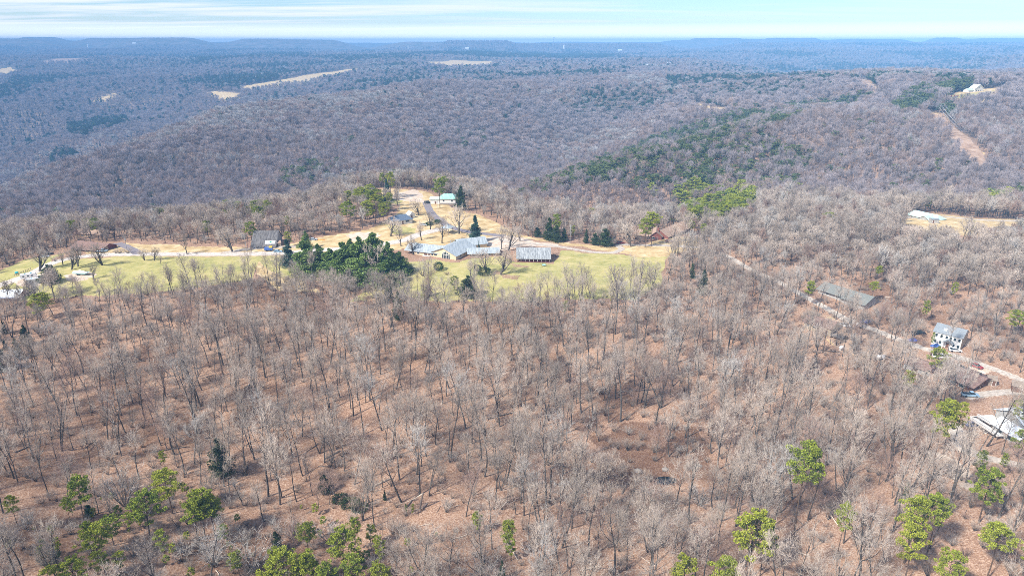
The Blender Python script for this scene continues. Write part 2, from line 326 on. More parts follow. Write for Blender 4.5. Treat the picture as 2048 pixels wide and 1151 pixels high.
# leaf litter, turf, dry grass, bare earth by painted zones; far land wears its canopy
def ground_material():
    m, nt, b = mat('ground_cover'); L = nt.links.new
    t = nd(nt, "ShaderNodeNewGeometry"); P = t.outputs["Position"]
    at = nd(nt, "ShaderNodeAttribute", attribute_name="zone"); s = nd(nt, "ShaderNodeSeparateColor"); L(at.outputs["Color"], s.inputs[0])
    a2 = nd(nt, "ShaderNodeAttribute", attribute_name="far_canopy")
    n1 = noise(nt, P, .035, 5, .6); n2 = noise(nt, P, .35, 6, .7); n3 = noise(nt, P, 2.2, 4, .75)
    vo = nd(nt, "ShaderNodeTexVoronoi"); vo.inputs["Scale"].default_value = 3.2; L(P, vo.inputs["Vector"])
    litter = ramp(nt, n2, [(.3, (.25, .125, .068)), (.5, (.41, .22, .125)), (.68, (.57, .34, .205))])
    litter = mix(nt, .5, litter, ramp(nt, n1, [(.35, (.20, .11, .068)), (.5, (.39, .22, .13)), (.62, (.56, .345, .205))]))
    litter = mix(nt, .58, litter, ramp(nt, n3, [(.36, (.12, .062, .036)), (.5, (.38, .23, .15)), (.66, (.74, .56, .42))]))
    vc = nd(nt, "ShaderNodeSeparateColor"); L(vo.outputs["Color"], vc.inputs[0])
    litter = mix(nt, .35, litter, ramp(nt, vc.outputs[0], [(.0, (.14, .075, .045)), (.55, (.37, .22, .145)), (1, (.74, .58, .44))]))
    drk = nd(nt, "ShaderNodeAttribute", attribute_name="dark_litter"); litter = mix(nt, drk.outputs["Fac"], litter, mix(nt, .85, litter, (.36, .31, .28), 'MULTIPLY'))  # litter colour multiplied darker wherever this mask is set
    turf = ramp(nt, noise(nt, P, .09, 6, .65), [(.36, (.30, .29, .085)), (.5, (.46, .40, .13)), (.64, (.58, .47, .2))])
    turf = mix(nt, .3, turf, ramp(nt, n2, [(.35, (.22, .24, .08)), (.65, (.64, .57, .32))]))
    dry = ramp(nt, noise(nt, P, .16, 6, .65), [(.34, (.42, .29, .13)), (.52, (.62, .46, .24)), (.68, (.76, .62, .38))])
    earth = ramp(nt, n2, [(.3, (.5, .36, .25)), (.6, (.72, .6, .48)), (.75, (.86, .78, .68))])
    cn = noise(nt, P, .012, 8, .72, .6)
    canopy = ramp(nt, cn, [(.3, (.05, .075, .04)), (.43, (.1, .105, .07)), (.52, (.19, .155, .13)), (.7, (.26, .21, .18))])
    col = mix(nt, a2.outputs["Fac"], litter, canopy)
    def edge(x, amt=.5):
        k = nd(nt, "ShaderNodeMath", operation='MULTIPLY_ADD'); L(n2, k.inputs[0]); k.inputs[1].default_value = amt
        L(x, k.inputs[2]); q = nd(nt, "ShaderNodeMapRange"); L(k.outputs[0], q.inputs[0]); q.inputs[1].default_value = .55 + amt * .3; q.inputs[2].default_value = .75 + amt * .5
        return q.outputs[0]
    red = ramp(nt, noise(nt, P, .12, 6, .65), [(.34, (.26, .16, .10)), (.52, (.44, .30, .21)), (.68, (.56, .42, .31))])
    dry = mix(nt, at.outputs["Alpha"], red, dry)
    col = mix(nt, edge(s.outputs[1]), col, dry); col = mix(nt, edge(s.outputs[0]), col, turf); col = mix(nt, edge(s.outputs[2]), col, earth)
    L(col, b.inputs["Base Color"]); b.inputs["Roughness"].default_value = 1
    bp = nd(nt, "ShaderNodeBump"); bp.inputs["Strength"].default_value = .6; bp.inputs["Distance"].default_value = .25
    L(n3, bp.inputs["Height"]); L(bp.outputs[0], b.inputs["Normal"])
    return m
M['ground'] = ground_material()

# ---------------------------------------------------------------- the ground sheet
def build_ground():
    az = np.concatenate([np.linspace(-math.pi, -.82, 50)[:-1], np.linspace(-.82, .82, 1150), np.linspace(.82, math.pi, 50)[1:-1]])
    rr = np.concatenate([np.linspace(2, 80, 16)[:-1], np.exp(np.linspace(math.log(80), math.log(1800), 620))[:-1], np.exp(np.linspace(math.log(1800), math.log(12600), 300))])
    A, R = np.meshgrid(az, rr); X = R * np.sin(A); Y = R * np.cos(A); Zg = gz(X, Y)
    nr, na = A.shape
    co = np.stack([X, Y, Zg], -1).reshape(-1, 3)
    i = np.arange(nr - 1)[:, None] * na; j = np.arange(na)[None]; j2 = (j + 1) % na
    q = np.stack([i + j, i + j2, i + na + j2, i + na + j], -1).reshape(-1, 4)[:, ::-1]
    me = bpy.data.meshes.new("ground")
    cap = np.arange(na)[::-1]
    me.vertices.add(len(co)); me.vertices.foreach_set("co", co.ravel().astype(np.float32))
    nl = q.size; me.loops.add(nl); me.loops.foreach_set("vertex_index", q.ravel().astype(np.int32))
    me.polygons.add(len(q)); me.polygons.foreach_set("loop_start", np.arange(0, nl, 4, dtype=np.int32))
    me.update(calc_edges=True)
    me.polygons.foreach_set("use_smooth", np.ones(len(q), bool))
    x, y = co[:, 0], co[:, 1]; xj = x + vnoise(x, y, 9, 31) * 1.5; yj = y + vnoise(x, y, 9, 32) * 2.5
    zone = np.zeros((len(co), 4), np.float32); zone[:, 3] = 1
    lawn = [wpoly(p) for p in ([(-60,600),(-60,572),(0,556),(70,535),(130,518),(300,512),(560,512),(580,535),(640,560),(560,556),(520,520),(500,560),(400,575),(280,590),(200,590),(60,600)],
      [(790,528),(830,522),(866,518),(912,525),(945,516),(1000,514),(1030,525),(1110,527),(1120,500),(1240,510),(1290,512),(1335,512),(1322,570),(1270,600),(1130,600),(1000,604),(870,600),(700,600),(740,575)],
      [(-60,565),(0,540),(60,515),(130,506),(100,524),(40,552),(-20,575)], [(750,398),(790,392),(815,398),(800,408),(760,405)],
      [(1890,198),(1920,188),(1990,181),(1965,193),(1905,199)], [(770,448),(830,455),(835,468),(790,470)])]
    tan = [wpoly(p) for p in ([(180,500),(250,486),(330,489),(440,494),(560,492),(640,474),(740,457),(790,432),(800,410),(745,402),(760,378),(850,382),(905,415),(960,430),(1010,455),(1060,475),(1140,484),(1230,494),(1290,488),(1330,474),(1400,474),(1395,496),(1335,512),(1250,508),(1100,484),(1030,476),(960,500),(800,500),(560,512),(300,512),(180,512)],
      [(1800,445),(1850,425),(1900,430),(1960,438),(2120,441),(2120,480),(1960,472),(1870,470)],
      [(520,508),(560,510),(570,540),(640,585),(560,580),(510,550)], [(1238,495),(1330,500),(1325,520),(1270,512)],
      [(1655,640),(1700,648),(1830,700),(1830,716),(1760,716),(1700,700)], [(1645,632),(1665,632),(1670,645),(1650,645)])] + CLEAR[7:17]
    brown = [wpoly(p) for p in ([(1000,525),(1060,530),(1040,560),(980,555)], [(730,590),(790,575),(830,600),(740,608)])]
    for g in tan: zone[:, 1][inpoly(xj, yj, g)] = 1
    for g in lawn: k = inpoly(xj, yj, g); zone[k, 0] = 1
    for g in brown: k = inpoly(xj, yj, g) & (vnoise(x, y, 6, 40) > -.2); zone[k, 0] = .5
    yr = wpoly([(1640,630),(1700,645),(1840,700),(1830,725),(1690,710),(1640,662)]); zone[:, 1][inpoly(xj, yj, yr)] = 1
    for g in (CLEAR[7], CLEAR[14], yr, CLEAR[8]): zone[:, 3][inpoly(x, y, g)] = 0
    for g in LOT: zone[:, 2][inpoly(xj, yj, g)] = 1
    for g in [wpoly([(1880,905),(1920,915),(1960,960),(1945,985),(1890,960)])]:
        k = inpoly(xj, yj, g); zone[k, 2] = .75 + .3 * vnoise(x[k], y[k], 4, 33)
    for k2 in ROADS:
        near = (np.hypot(x, y) < 700)
        d = np.full(x.shape, 1e9); d[near] = seg_dist(x[near], y[near], road_s[k2]); w = ROADS[k2][1]
        if k2 not in ('asphalt_road', 'asphalt_driveway'): zone[:, 2] = np.maximum(zone[:, 2], 1 - sst(w * .5, w * .5 + (1.6 if k2 == 'gravel_driveway' else .7), d))
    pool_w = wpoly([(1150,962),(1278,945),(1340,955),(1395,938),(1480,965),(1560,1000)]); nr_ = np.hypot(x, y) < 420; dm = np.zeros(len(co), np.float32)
    dm[nr_] = np.clip(1.1 * (1 - sst(2, 9, seg_dist(x[nr_], y[nr_], pool_w))) + .9 * inpoly(xj[nr_], yj[nr_], wpoly([(1160,870),(1250,850),(1390,850),(1430,900),(1390,945),(1280,942)])) + .75 * sst(.15, .7, vnoise(x[nr_], y[nr_], 26, 44) + .4 * vnoise(x[nr_], y[nr_], 8, 45)) , 0, 1)  # darker litter along the stream line, in the hollow, and in random patches
    da = me.attributes.new("dark_litter", 'FLOAT', 'POINT'); da.data.foreach_set("value", dm)
    a = me.color_attributes.new("zone", 'FLOAT_COLOR', 'POINT'); a.data.foreach_set("color", zone.ravel())
    r = np.hypot(x, y); fc = (.6 * sst(600, 1100, r) + .4 * sst(2200, 4500, r)).astype(np.float32)
    fa = me.attributes.new("far_canopy", 'FLOAT', 'POINT'); fa.data.foreach_set("value", fc)
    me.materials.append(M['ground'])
    o = bpy.data.objects.new("ground", me); scn.collection.objects.link(o); o["kind"] = "structure"; o["label"] = "leaf-covered hills with lawns running out to the horizon"
    return o
ground = build_ground()

# ---------------------------------------------------------------- mesh helpers and tags
class MB:
    def __init__(s): s.v = []; s.f = []; s.m = []
    def add(s, vs, fs, mi=0):
        o = len(s.v); s.v.extend(vs); s.f.extend([tuple(i + o for i in f) for f in fs]); s.m.extend([mi] * len(fs))
    def box(s, x0, x1, y0, y1, z0, z1, mi=0):
        s.add([(x0,y0,z0),(x1,y0,z0),(x1,y1,z0),(x0,y1,z0),(x0,y0,z1),(x1,y0,z1),(x1,y1,z1),(x0,y1,z1)],
              [(0,3,2,1),(4,5,6,7),(0,1,5,4),(1,2,6,5),(2,3,7,6),(3,0,4,7)], mi)
    def tube(s, pts, rad, n=6, mi=0, cap=True):
        o = len(s.v); k = len(pts)
        for i, p in enumerate(pts):
            d = (pts[min(i + 1, k - 1)] - pts[max(i - 1, 0)]).normalized()
            a = d.cross(Vector((0.31, 0.95, 0.07) if abs(d.y) < .9 else (1, 0, 0))).normalized(); b = d.cross(a)
            for j in range(n):
                t = 2 * math.pi * j / n; q = p + (a * math.cos(t) + b * math.sin(t)) * rad[i]; s.v.append(tuple(q))
        for i in range(k - 1):
            for j in range(n):
                s.f.append((o + i * n + j, o + i * n + (j + 1) % n, o + (i + 1) * n + (j + 1) % n, o + (i + 1) * n + j)); s.m.append(mi)
        if cap: s.f.append(tuple(o + (k - 1) * n + j for j in range(n))); s.m.append(mi)
    def lathe(s, prof, n=12, mi=0, c=(0, 0, 0)):
        s.tube_z(prof, n, mi, c)
    def tube_z(s, prof, n, mi, c):
        o = len(s.v)
        for r, z in prof:
            for j in range(n): t = 2 * math.pi * j / n; s.v.append((c[0] + r * math.cos(t), c[1] + r * math.sin(t), c[2] + z))
        for i in range(len(prof) - 1):
            for j in range(n): s.f.append((o + i * n + j, o + i * n + (j + 1) % n, o + (i + 1) * n + (j + 1) % n, o + (i + 1) * n + j)); s.m.append(mi)
        s.f.append(tuple(o + (len(prof) - 1) * n + j for j in range(n))); s.m.append(mi)
        s.f.append(tuple(o + j for j in range(n))[::-1]); s.m.append(mi)
    def mesh(s, name, mats):
        me = bpy.data.meshes.new(name); me.from_pydata([tuple(v) for v in s.v], [], s.f)
        mats = mats if isinstance(mats, (list, tuple)) else [mats]
        for m in mats: me.materials.append(m)
        if len(mats) > 1: me.polygons.foreach_set("material_index", s.m)
        me.update(); return me
    def build(s, name, mats, parent=None, label=None):
        o = bpy.data.objects.new(name, s.mesh(name, mats)); scn.collection.objects.link(o)
        if parent: o.parent = parent
        if label: o["label"] = label
        return o
def tag(o, label=None, cat=None, group=None, kind=None):
    for k, v in (("label", label), ("category", cat), ("group", group), ("kind", kind)):
        if v: o[k] = v
    return o
def empty(name, loc, rz=0, sc=None):
    o = bpy.data.objects.new(name, None); scn.collection.objects.link(o); o.location = loc; o.rotation_euler = (0, 0, rz); o.empty_display_size = .5
    if sc: o.scale = sc
    return o
def copy_tree(src, parent=None, linked=True):
    c = src.copy(); scn.collection.objects.link(c)
    if parent: c.parent = parent
    for ch in list(src.children): copy_tree(ch, c)
    return c

# ---------------------------------------------------------------- trees
RV = lambda R: Vector((R.uniform(-1, 1), R.uniform(-1, 1), R.uniform(-1, 1)))
def turned(d, ang, R):
    a = d.cross(RV(R)).normalized(); return (d * math.cos(ang) + a * math.sin(ang)).normalized()
def bare_meshes(seed, H, first, spread, limbs=10, subs=5, twigs=4, fine=5, tw=.035, r0=.22, up=.25, elev=(30, 60), wob=.10, lean=0, forks=1):
    """trunk with its limbs; crown of branches and twigs"""
    R = random.Random(seed); T, C = MB(), MB()
    def run(mb, p, d, L, r, r2, seg, n, upw, w):
        pts = [p]; rs = [r]
        for i in range(seg):
            d = (d + RV(R) * w + Vector((0, 0, upw))).normalized(); p = p + d * (L / seg); pts.append(p); rs.append(r + (r2 - r) * (i + 1) / seg)
        mb.tube(pts, rs, n, 0, False); return pts, rs, d
    def blade(p, d, L, w):
        a = d.cross(RV(R)).normalized() * w; q = p + d * L
        o = len(C.v); C.v.extend([tuple(p - a * .5), tuple(p + a * .5), tuple(q)]); C.f.append((o, o + 1, o + 2)); C.m.append(0)
    def twig(p, d, L):
        pts = [p, p + d * L * .5 + RV(R) * L * .05]; d2 = (d + RV(R) * .25 + Vector((0, 0, .12))).normalized(); pts.append(pts[1] + d2 * L * .5)
        C.tube(pts, [tw * .55, tw * .4, tw * .12], 3, 0, False)
        for k in range(fine):
            t = .2 + .8 * k / fine; b = pts[0].lerp(pts[1], t * 2) if t < .5 else pts[1].lerp(pts[2], t * 2 - 1)
            blade(b, turned(d2, math.radians(R.uniform(20, 55)), R), L * R.uniform(.35, .75), tw)
    def sub(p, d, L, r):
        pts, rs, dd = run(C, p, d, L, r, r * .35, 3, 3, up * .5, .16)
        for k in range(twigs):
            t = (.25 + .75 * (k + R.random()) / twigs) * 3; i = min(int(t), 2); b = pts[i].lerp(pts[i + 1], t - i)
            twig(b, turned((pts[i + 1] - pts[i]).normalized(), math.radians(R.uniform(20, 50)), R), L * R.uniform(.4, .65))
        twig(pts[-1], dd, L * .5)
    for fk in range(forks):
        a0 = R.uniform(0, 6.28); base = Vector((0, 0, -.4)); d0 = Vector((math.cos(a0) * (lean + .22 * (forks > 1)), math.sin(a0) * (lean + .22 * (forks > 1)), 1)).normalized()
        rr0 = r0 / (forks ** .4)
        tp, tr, td = run(T, base, d0, H * .86, rr0, rr0 * .28, 7, 6, .03, wob)
        for k in range(limbs // forks):
            t = first + (1 - first) * (k + R.uniform(0, .8)) / (limbs // forks); t = min(t, .99) * 7; i = min(int(t), 6); b = tp[i].lerp(tp[i + 1], t - i)
            az = k * 2.4 + R.uniform(-.5, .5); e = math.radians(R.uniform(*elev)); top = t / 7
            L = spread * H * (1.15 - .65 * (top - first) / (1 - first + .01)) * R.uniform(.75, 1.15)
            d = Vector((math.cos(az) * math.cos(e), math.sin(az) * math.cos(e), math.sin(e)))
            r = tr[i] * .5
            pts, rs, dd = run(T, b, d, L, r, r * .3, 4, 4, up, .12)
            for j in range(subs):
                t2 = (.25 + .75 * (j + R.random()) / subs) * 4; ii = min(int(t2), 3); bb = pts[ii].lerp(pts[ii + 1], t2 - ii)
                sub(bb, turned((pts[ii + 1] - pts[ii]).normalized(), math.radians(R.uniform(25, 55)), R), L * R.uniform(.35, .55), max(r * .3, tw * .7))
            sub(pts[-1], dd, L * .45, max(r * .25, tw * .7))
        sub(tp[-1], td, H * .14, max(tr[-1] * .6, tw))
    return T, C
def clump(C, c, rx, rz, n, s, R, w=.38, flat=.4):
    for i in range(n):
        d = RV(R); 
        if d.length < .05: continue
        d.normalize(); rad = R.uniform(.45, 1) ** .6
        p = c + Vector((d.x * rx, d.y * rx, d.z * rz)) * rad
        o = (d + RV(R) * .7 + Vector((0, 0, flat))).normalized(); a = o.cross(RV(R)).normalized() * s * w
        k = len(C.v); C.v.extend([tuple(p - a), tuple(p + a), tuple(p + o * s)]); C.f.append((k, k + 1, k + 2)); C.m.append(0)
def pine_meshes(seed, H, first, spread, n=27, cl=72, s=.27, lean=.03):
    R = random.Random(seed); T, C = MB(), MB()
    p = Vector((0, 0, -.4)); d = Vector((R.uniform(-1, 1) * lean, R.uniform(-1, 1) * lean, 1)).normalized(); pts = [p]; rs = [.2]
    for i in range(7):
        d = (d + RV(R) * .05 + Vector((0, 0, .03))).normalized(); p = p + d * H * .97 / 7; pts.append(p); rs.append(.2 * (1 - (i + 1) / 7.6))
    T.tube(pts, rs, 6, 0, False)
    for k in range(n):
        t = first + (1 - first) * (k + R.random() * .7) / n; tt = min(t, .995) * 7; i = min(int(tt), 6); b = pts[i].lerp(pts[i + 1], tt - i)
        q = (t - first) / (1 - first); env = (math.sin(min(1, q * 1.6 + .35) * math.pi / 2)) * (1 - q ** 3) ** .5 + .12
        az = k * 2.4 + R.uniform(-.6, .6); L = spread * H * env * R.uniform(.65, 1.1); e = math.radians(R.uniform(5, 35))
        dd = Vector((math.cos(az) * math.cos(e), math.sin(az) * math.cos(e), math.sin(e)))
        m = b + dd * L * .55; end = m + (dd + Vector((0, 0, .35))).normalized() * L * .45
        T.tube([b, m, end], [.06, .04, .02], 4, 0, False)
        for j in range(R.choice((3, 4, 4))):
            cc = m.lerp(end, R.uniform(.1, 1.1)) + Vector((R.uniform(-1, 1), R.uniform(-1, 1), R.uniform(0, .5))) * L * .28
            rr = H * R.uniform(.022, .04) * (.7 + .4 * spread / .2)
            clump(C, cc, rr, rr * .55, cl, s, R)
    clump(C, pts[-1], H * .05, H * .04, cl, s, R)
    return T, C
def cone_meshes(seed, H, first, rad, tiers=12, per=7, cl=40, s=.4, droop=-.1, p=1.0, trunk=.2, flat=.3):
    R = random.Random(seed); T, C = MB(), MB(); T.tube([Vector((0, 0, -.4)), Vector((R.uniform(-.2, .2), R.uniform(-.2, .2), H * .5)), Vector((0, 0, H * .97))], [trunk, trunk * .6, .02], 6, 0, False)
    for i in range(tiers):
        q = i / tiers; z = H * (first + (1 - first) * q); L0 = rad * ((1 - q) ** p) * (.85 + .15 * math.sin(i * 2.1))
        for j in range(max(3, int(per * (1 - q * .5)))):
            az = 6.283 * j / per + i * 1.3 + R.uniform(-.3, .3); L = L0 * R.uniform(.72, 1.12); d = Vector((math.cos(az), math.sin(az), droop))
            T.tube([Vector((0, 0, z)), Vector((0, 0, z)) + d * L], [.04, .015], 3, 0, False)
            for t in ((.4, .85) if L > 1 else (.6,)):
                c = Vector((0, 0, z)) + d * L * t + Vector((0, 0, R.uniform(-.1, .25)))
                clump(C, c, max(.35, L * .33), H / tiers * .42, cl, s, R, flat=flat)
    clump(C, Vector((0, 0, H * .97)), .25, .5, cl, s, R, flat=1.2)
    return T, C
def bush_meshes(seed, H, W, stems=16, subs=4, twigs=3, fine=4, tw=.03):
    R = random.Random(seed); T, C = MB(), MB()
    for k in range(stems):
        az = k * 2.4; sp = math.sqrt((k + .5) / stems) * W / H * .9
        d = Vector((math.cos(az) * sp, math.sin(az) * sp, 1)).normalized(); p = Vector((math.cos(az) * .15, math.sin(az) * .15, -.1)); pts = [p]
        for i in range(3): d = (d + RV(R) * .12).normalized(); p = p + d * H * .8 / 3; pts.append(p)
        T.tube(pts, [.04, .03, .02, .01], 3, 0, False)
        for j in range(subs * twigs):
            t = (.3 + .7 * R.random()) * 3; i = min(int(t), 2); b = pts[i].lerp(pts[i + 1], min(t - i, 1)); dd = turned(d, math.radians(R.uniform(15, 50)), R); L = H * R.uniform(.15, .3)
            a = dd.cross(RV(R)).normalized() * tw; o = len(C.v); C.v.extend([tuple(b - a * .5), tuple(b + a * .5), tuple(b + dd * L)]); C.f.append((o, o + 1, o + 2)); C.m.append(0)
            for q in range(fine):
                bb = b + dd * L * R.uniform(.3, .9); d3 = turned(dd, math.radians(R.uniform(20, 60)), R); a = d3.cross(RV(R)).normalized() * tw * .7
                o = len(C.v); C.v.extend([tuple(bb - a * .5), tuple(bb + a * .5), tuple(bb + d3 * L * .45)]); C.f.append((o, o + 1, o + 2)); C.m.append(0)
    return T, C
def proto(T, C, mt, mc): return (T.mesh("trunk", mt), C.mesh("crown", mc))
def dome(C, n, h, sp, L, w, seed):
    """the fine outer twigs of a crown, a rounded broom of them"""
    R = random.Random(seed); H = h * .85; rx = H * sp * 1.15; rz = H * .26; cz = H * .74; off = [Vector((R.uniform(-.5, .5) * rx, R.uniform(-.5, .5) * rx, R.uniform(-.3, .15) * rz)) for _ in range(5)]
    for i in range(n):
        d = RV(R)
        if d.z < -.35 or d.length < .1: d.z = abs(d.z)
        d.normalize(); o = off[i % 5]; q = R.uniform(.6, .85)
        p = Vector((d.x * rx * q, d.y * rx * q, cz + d.z * rz * q)) + o; t = (d + Vector((0, 0, .5)) + RV(R) * .3).normalized(); a = t.cross(RV(R)).normalized() * w * .5
        k = len(C.v); C.v.extend([tuple(p - a), tuple(p + a), tuple(p + t * L)]); C.f.append((k, k + 1, k + 2)); C.m.append(0)
# prototypes: (trunk mesh, crown mesh, height)
BARE = []
_spec = [  # H, first, spread, r0, elev, crown material, look
 (20, .46, .23, .22, (38, 66), 'twig', 'with a narrow upswept crown'),
 (19, .40, .29, .24, (28, 58), 'twig', 'with a broad rounded crown'),
 (21, .52, .20, .21, (42, 70), 'twig', 'with a high thin crown'),
 (18, .36, .28, .21, (30, 60), 'twig', 'with a fan-shaped crown'),
 (19, .48, .25, .27, (25, 60), 'twig', 'with a stout dark trunk'),
 (16, .33, .29, .18, (35, 65), 'twig', 'with a low bushy crown'),
 (20, .43, .26, .25, (30, 62), 'twig_pale', 'with pale lichened twigs'),
 (18, .38, .25, .19, (35, 65), 'twig_red', 'with brownish twigs'),
 (15, .50, .17, .14, (45, 72), 'twig', 'with a spindly slender crown'),
 (19, .28, .30, .27, (30, 60), 'twig', 'with a forked trunk'),
 (22, .50, .20, .27, (40, 68), 'twig', 'with a towering open crown'), (12, .26, .31, .13, (20, 55), 'twig_red', 'with a low wide crown'), (18, .46, .25, .23, (30, 60), 'twig', 'with a strongly leaning trunk'), (14, .60, .13, .2, (20, 60), 'twig_pale', 'with a nearly dead sparse top')]
for i, (h, fi, sp, r0, el, cm, look) in enumerate(_spec):
    T, C = bare_meshes(100 + i, h, fi, sp, limbs=7 if i in (8, 13) else 10, subs=6 if i != 13 else 2, twigs=5 if i != 13 else 2, fine=5, tw=.034, r0=r0, elev=el, lean=.34 if i == 12 else .05, forks=2 if i == 9 else 1, wob=.09 if i != 4 else .15)
    dome(C, 300 if i != 13 else 10, h / .85, sp, .95, .032, 40 + i); BARE.append((*proto(T, C, M['bark'], M[cm]), h, look))
YARD = []
for i, (h, fi, sp, tw, fk) in enumerate([(12, .20, .46, .08, 1), (10, .16, .46, .06, 2), (14, .25, .34, .06, 1), (9, .14, .48, .055, 3)]):
    T, C = bare_meshes(200 + i, h, fi, sp, limbs=12, subs=5, twigs=4, fine=5 if i != 0 else 2, tw=tw, r0=.42, elev=(20, 60), wob=.12, forks=fk)
    YARD.append((*proto(T, C, M['bark'], M['twig']), h, ''))
PINE = []
for i, (h, fi, sp) in enumerate([(16, .50, .19), (15, .42, .23), (17, .58, .17), (14, .38, .22), (16, .62, .2), (13, .3, .2)]):
    T, C = pine_meshes(300 + i, h, fi, sp, n=27 - i % 3 * 3); PINE.append((*proto(T, C, M['pinebark'], M['pine']), h, ('with an open irregular crown', 'with a broad clumpy crown', 'with a small high crown', 'with a full bushy crown', 'with a flat umbrella crown', 'with a low dense crown')[i]))
CEDAR = []
for i, (h, r, p) in enumerate([(9, 2.9, .62), (7, 2.8, .5), (10, 2.6, .8)]):
    T, C = cone_meshes(400 + i, h, .04, r, 12, 8, 42, .32, .35, p, .16, .9); CEDAR.append((*proto(T, C, M['pinebark'], M['cedar']), h, ('broad', 'squat', 'narrow')[i]))
WPINE = []
for i, (h, r, p) in enumerate([(17, 7.4, .72), (15, 7.0, .66), (16, 6.6, .78)]):
    T, C = cone_meshes(500 + i, h, .05, r, 13, 9, 80, .55, .16, p, .25, .4); WPINE.append((*proto(T, C, M['pinebark'], M['wpine']), h, ''))
SPRUCE = []
for i, (h, r, p) in enumerate([(15, 4.0, .9), (17, 3.4, .95)]):
    T, C = cone_meshes(600 + i, h, .05, r, 15, 9, 45, .4, -.12, p, .25, .1); SPRUCE.append((*proto(T, C, M['pinebark'], M['spruce']), h, ''))
BUSH = []
for i, (h, w, cm) in enumerate([(4.5, 3.2, 'twig_pale'), (3, 2.6, 'twig'), (5.5, 3.0, 'twig'), (2.2, 2.4, 'twig_red')]):
    T, C = bush_meshes(700 + i, h, w, 18 if i != 3 else 14); BUSH.append((*proto(T, C, M['bark'], M[cm]), h, ''))
# lighter builds of the same trees for the distance, where a twig is thinner than a pixel
def src(T, C, name, mt, mc):
    o = len(T.f); B = MB(); B.v = T.v + C.v; k = len(T.v); B.f = T.f + [tuple(i + k for i in f) for f in C.f]; B.m = [0] * len(T.f) + [1] * len(C.f)
    return bpy.data.objects.new(name, B.mesh(name, [mt, mc]))     # data only: drawn through the woodland's own points
def full(p, name):
    T, C, h, _ = p; B = MB()
    for q, mi in ((T, 0), (C, 1)):
        o = len(B.v); B.v.extend([tuple(v.co) for v in q.vertices]); B.f.extend([tuple(i + o for i in f.vertices) for f in q.polygons]); B.m.extend([mi] * len(q.polygons))
    return bpy.data.objects.new(name, B.mesh(name, [T.materials[0], C.materials[0]]))
LOD_NEAR = [full(p, "tree_form") for p in BARE]
LOD_MID, LOD_MIDB, LOD_FAR = [], [], []
for i, (h, fi, sp, r0, el, cm, look) in enumerate(_spec[:8]):
    mc = M[cm]
    T, C = bare_meshes(800 + i, h * .85, fi * .85, sp * 1.15, limbs=11, subs=5, twigs=4, fine=5, tw=.095, r0=r0 * 1.1, elev=el); dome(C, 320, h, sp, 1.1, .075, 70 + i); LOD_MID.append(src(T, C, "tree_form", M['bark'], mc)); FT = M['twig_far' if i < 3 else 'twig_farb' if i < 6 else 'twig_farp']; LOD_MIDB.append(src(T, C, "tree_form", M['bark'], FT))
    T, C = bare_meshes(850 + i, h * .8, fi * .7, sp * 1.25, limbs=9, subs=4, twigs=3, fine=3, tw=.22, r0=r0 * 1.3, elev=el); dome(C, 260, h, sp, 1.7, .20, 90 + i); LOD_FAR.append(src(T, C, "tree_form", M['bark'], FT))
LOD_PMID, LOD_PFAR, LOD_PNEAR = [], [], []
for i, (h, fi, sp) in enumerate([(14, .40, .2), (13, .34, .23), (14, .45, .18)]):
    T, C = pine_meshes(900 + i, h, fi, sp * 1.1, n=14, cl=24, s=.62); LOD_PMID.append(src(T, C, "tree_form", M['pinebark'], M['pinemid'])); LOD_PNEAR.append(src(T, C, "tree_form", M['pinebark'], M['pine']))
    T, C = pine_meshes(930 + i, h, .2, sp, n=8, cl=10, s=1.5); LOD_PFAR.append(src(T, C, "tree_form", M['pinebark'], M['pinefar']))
T, C = cone_meshes(960, 9, .05, 2.2, 8, 6, 16, .7, .3, .7); LOD_CED = [src(T, C, "tree_form", M['pinebark'], M['cedar'])]

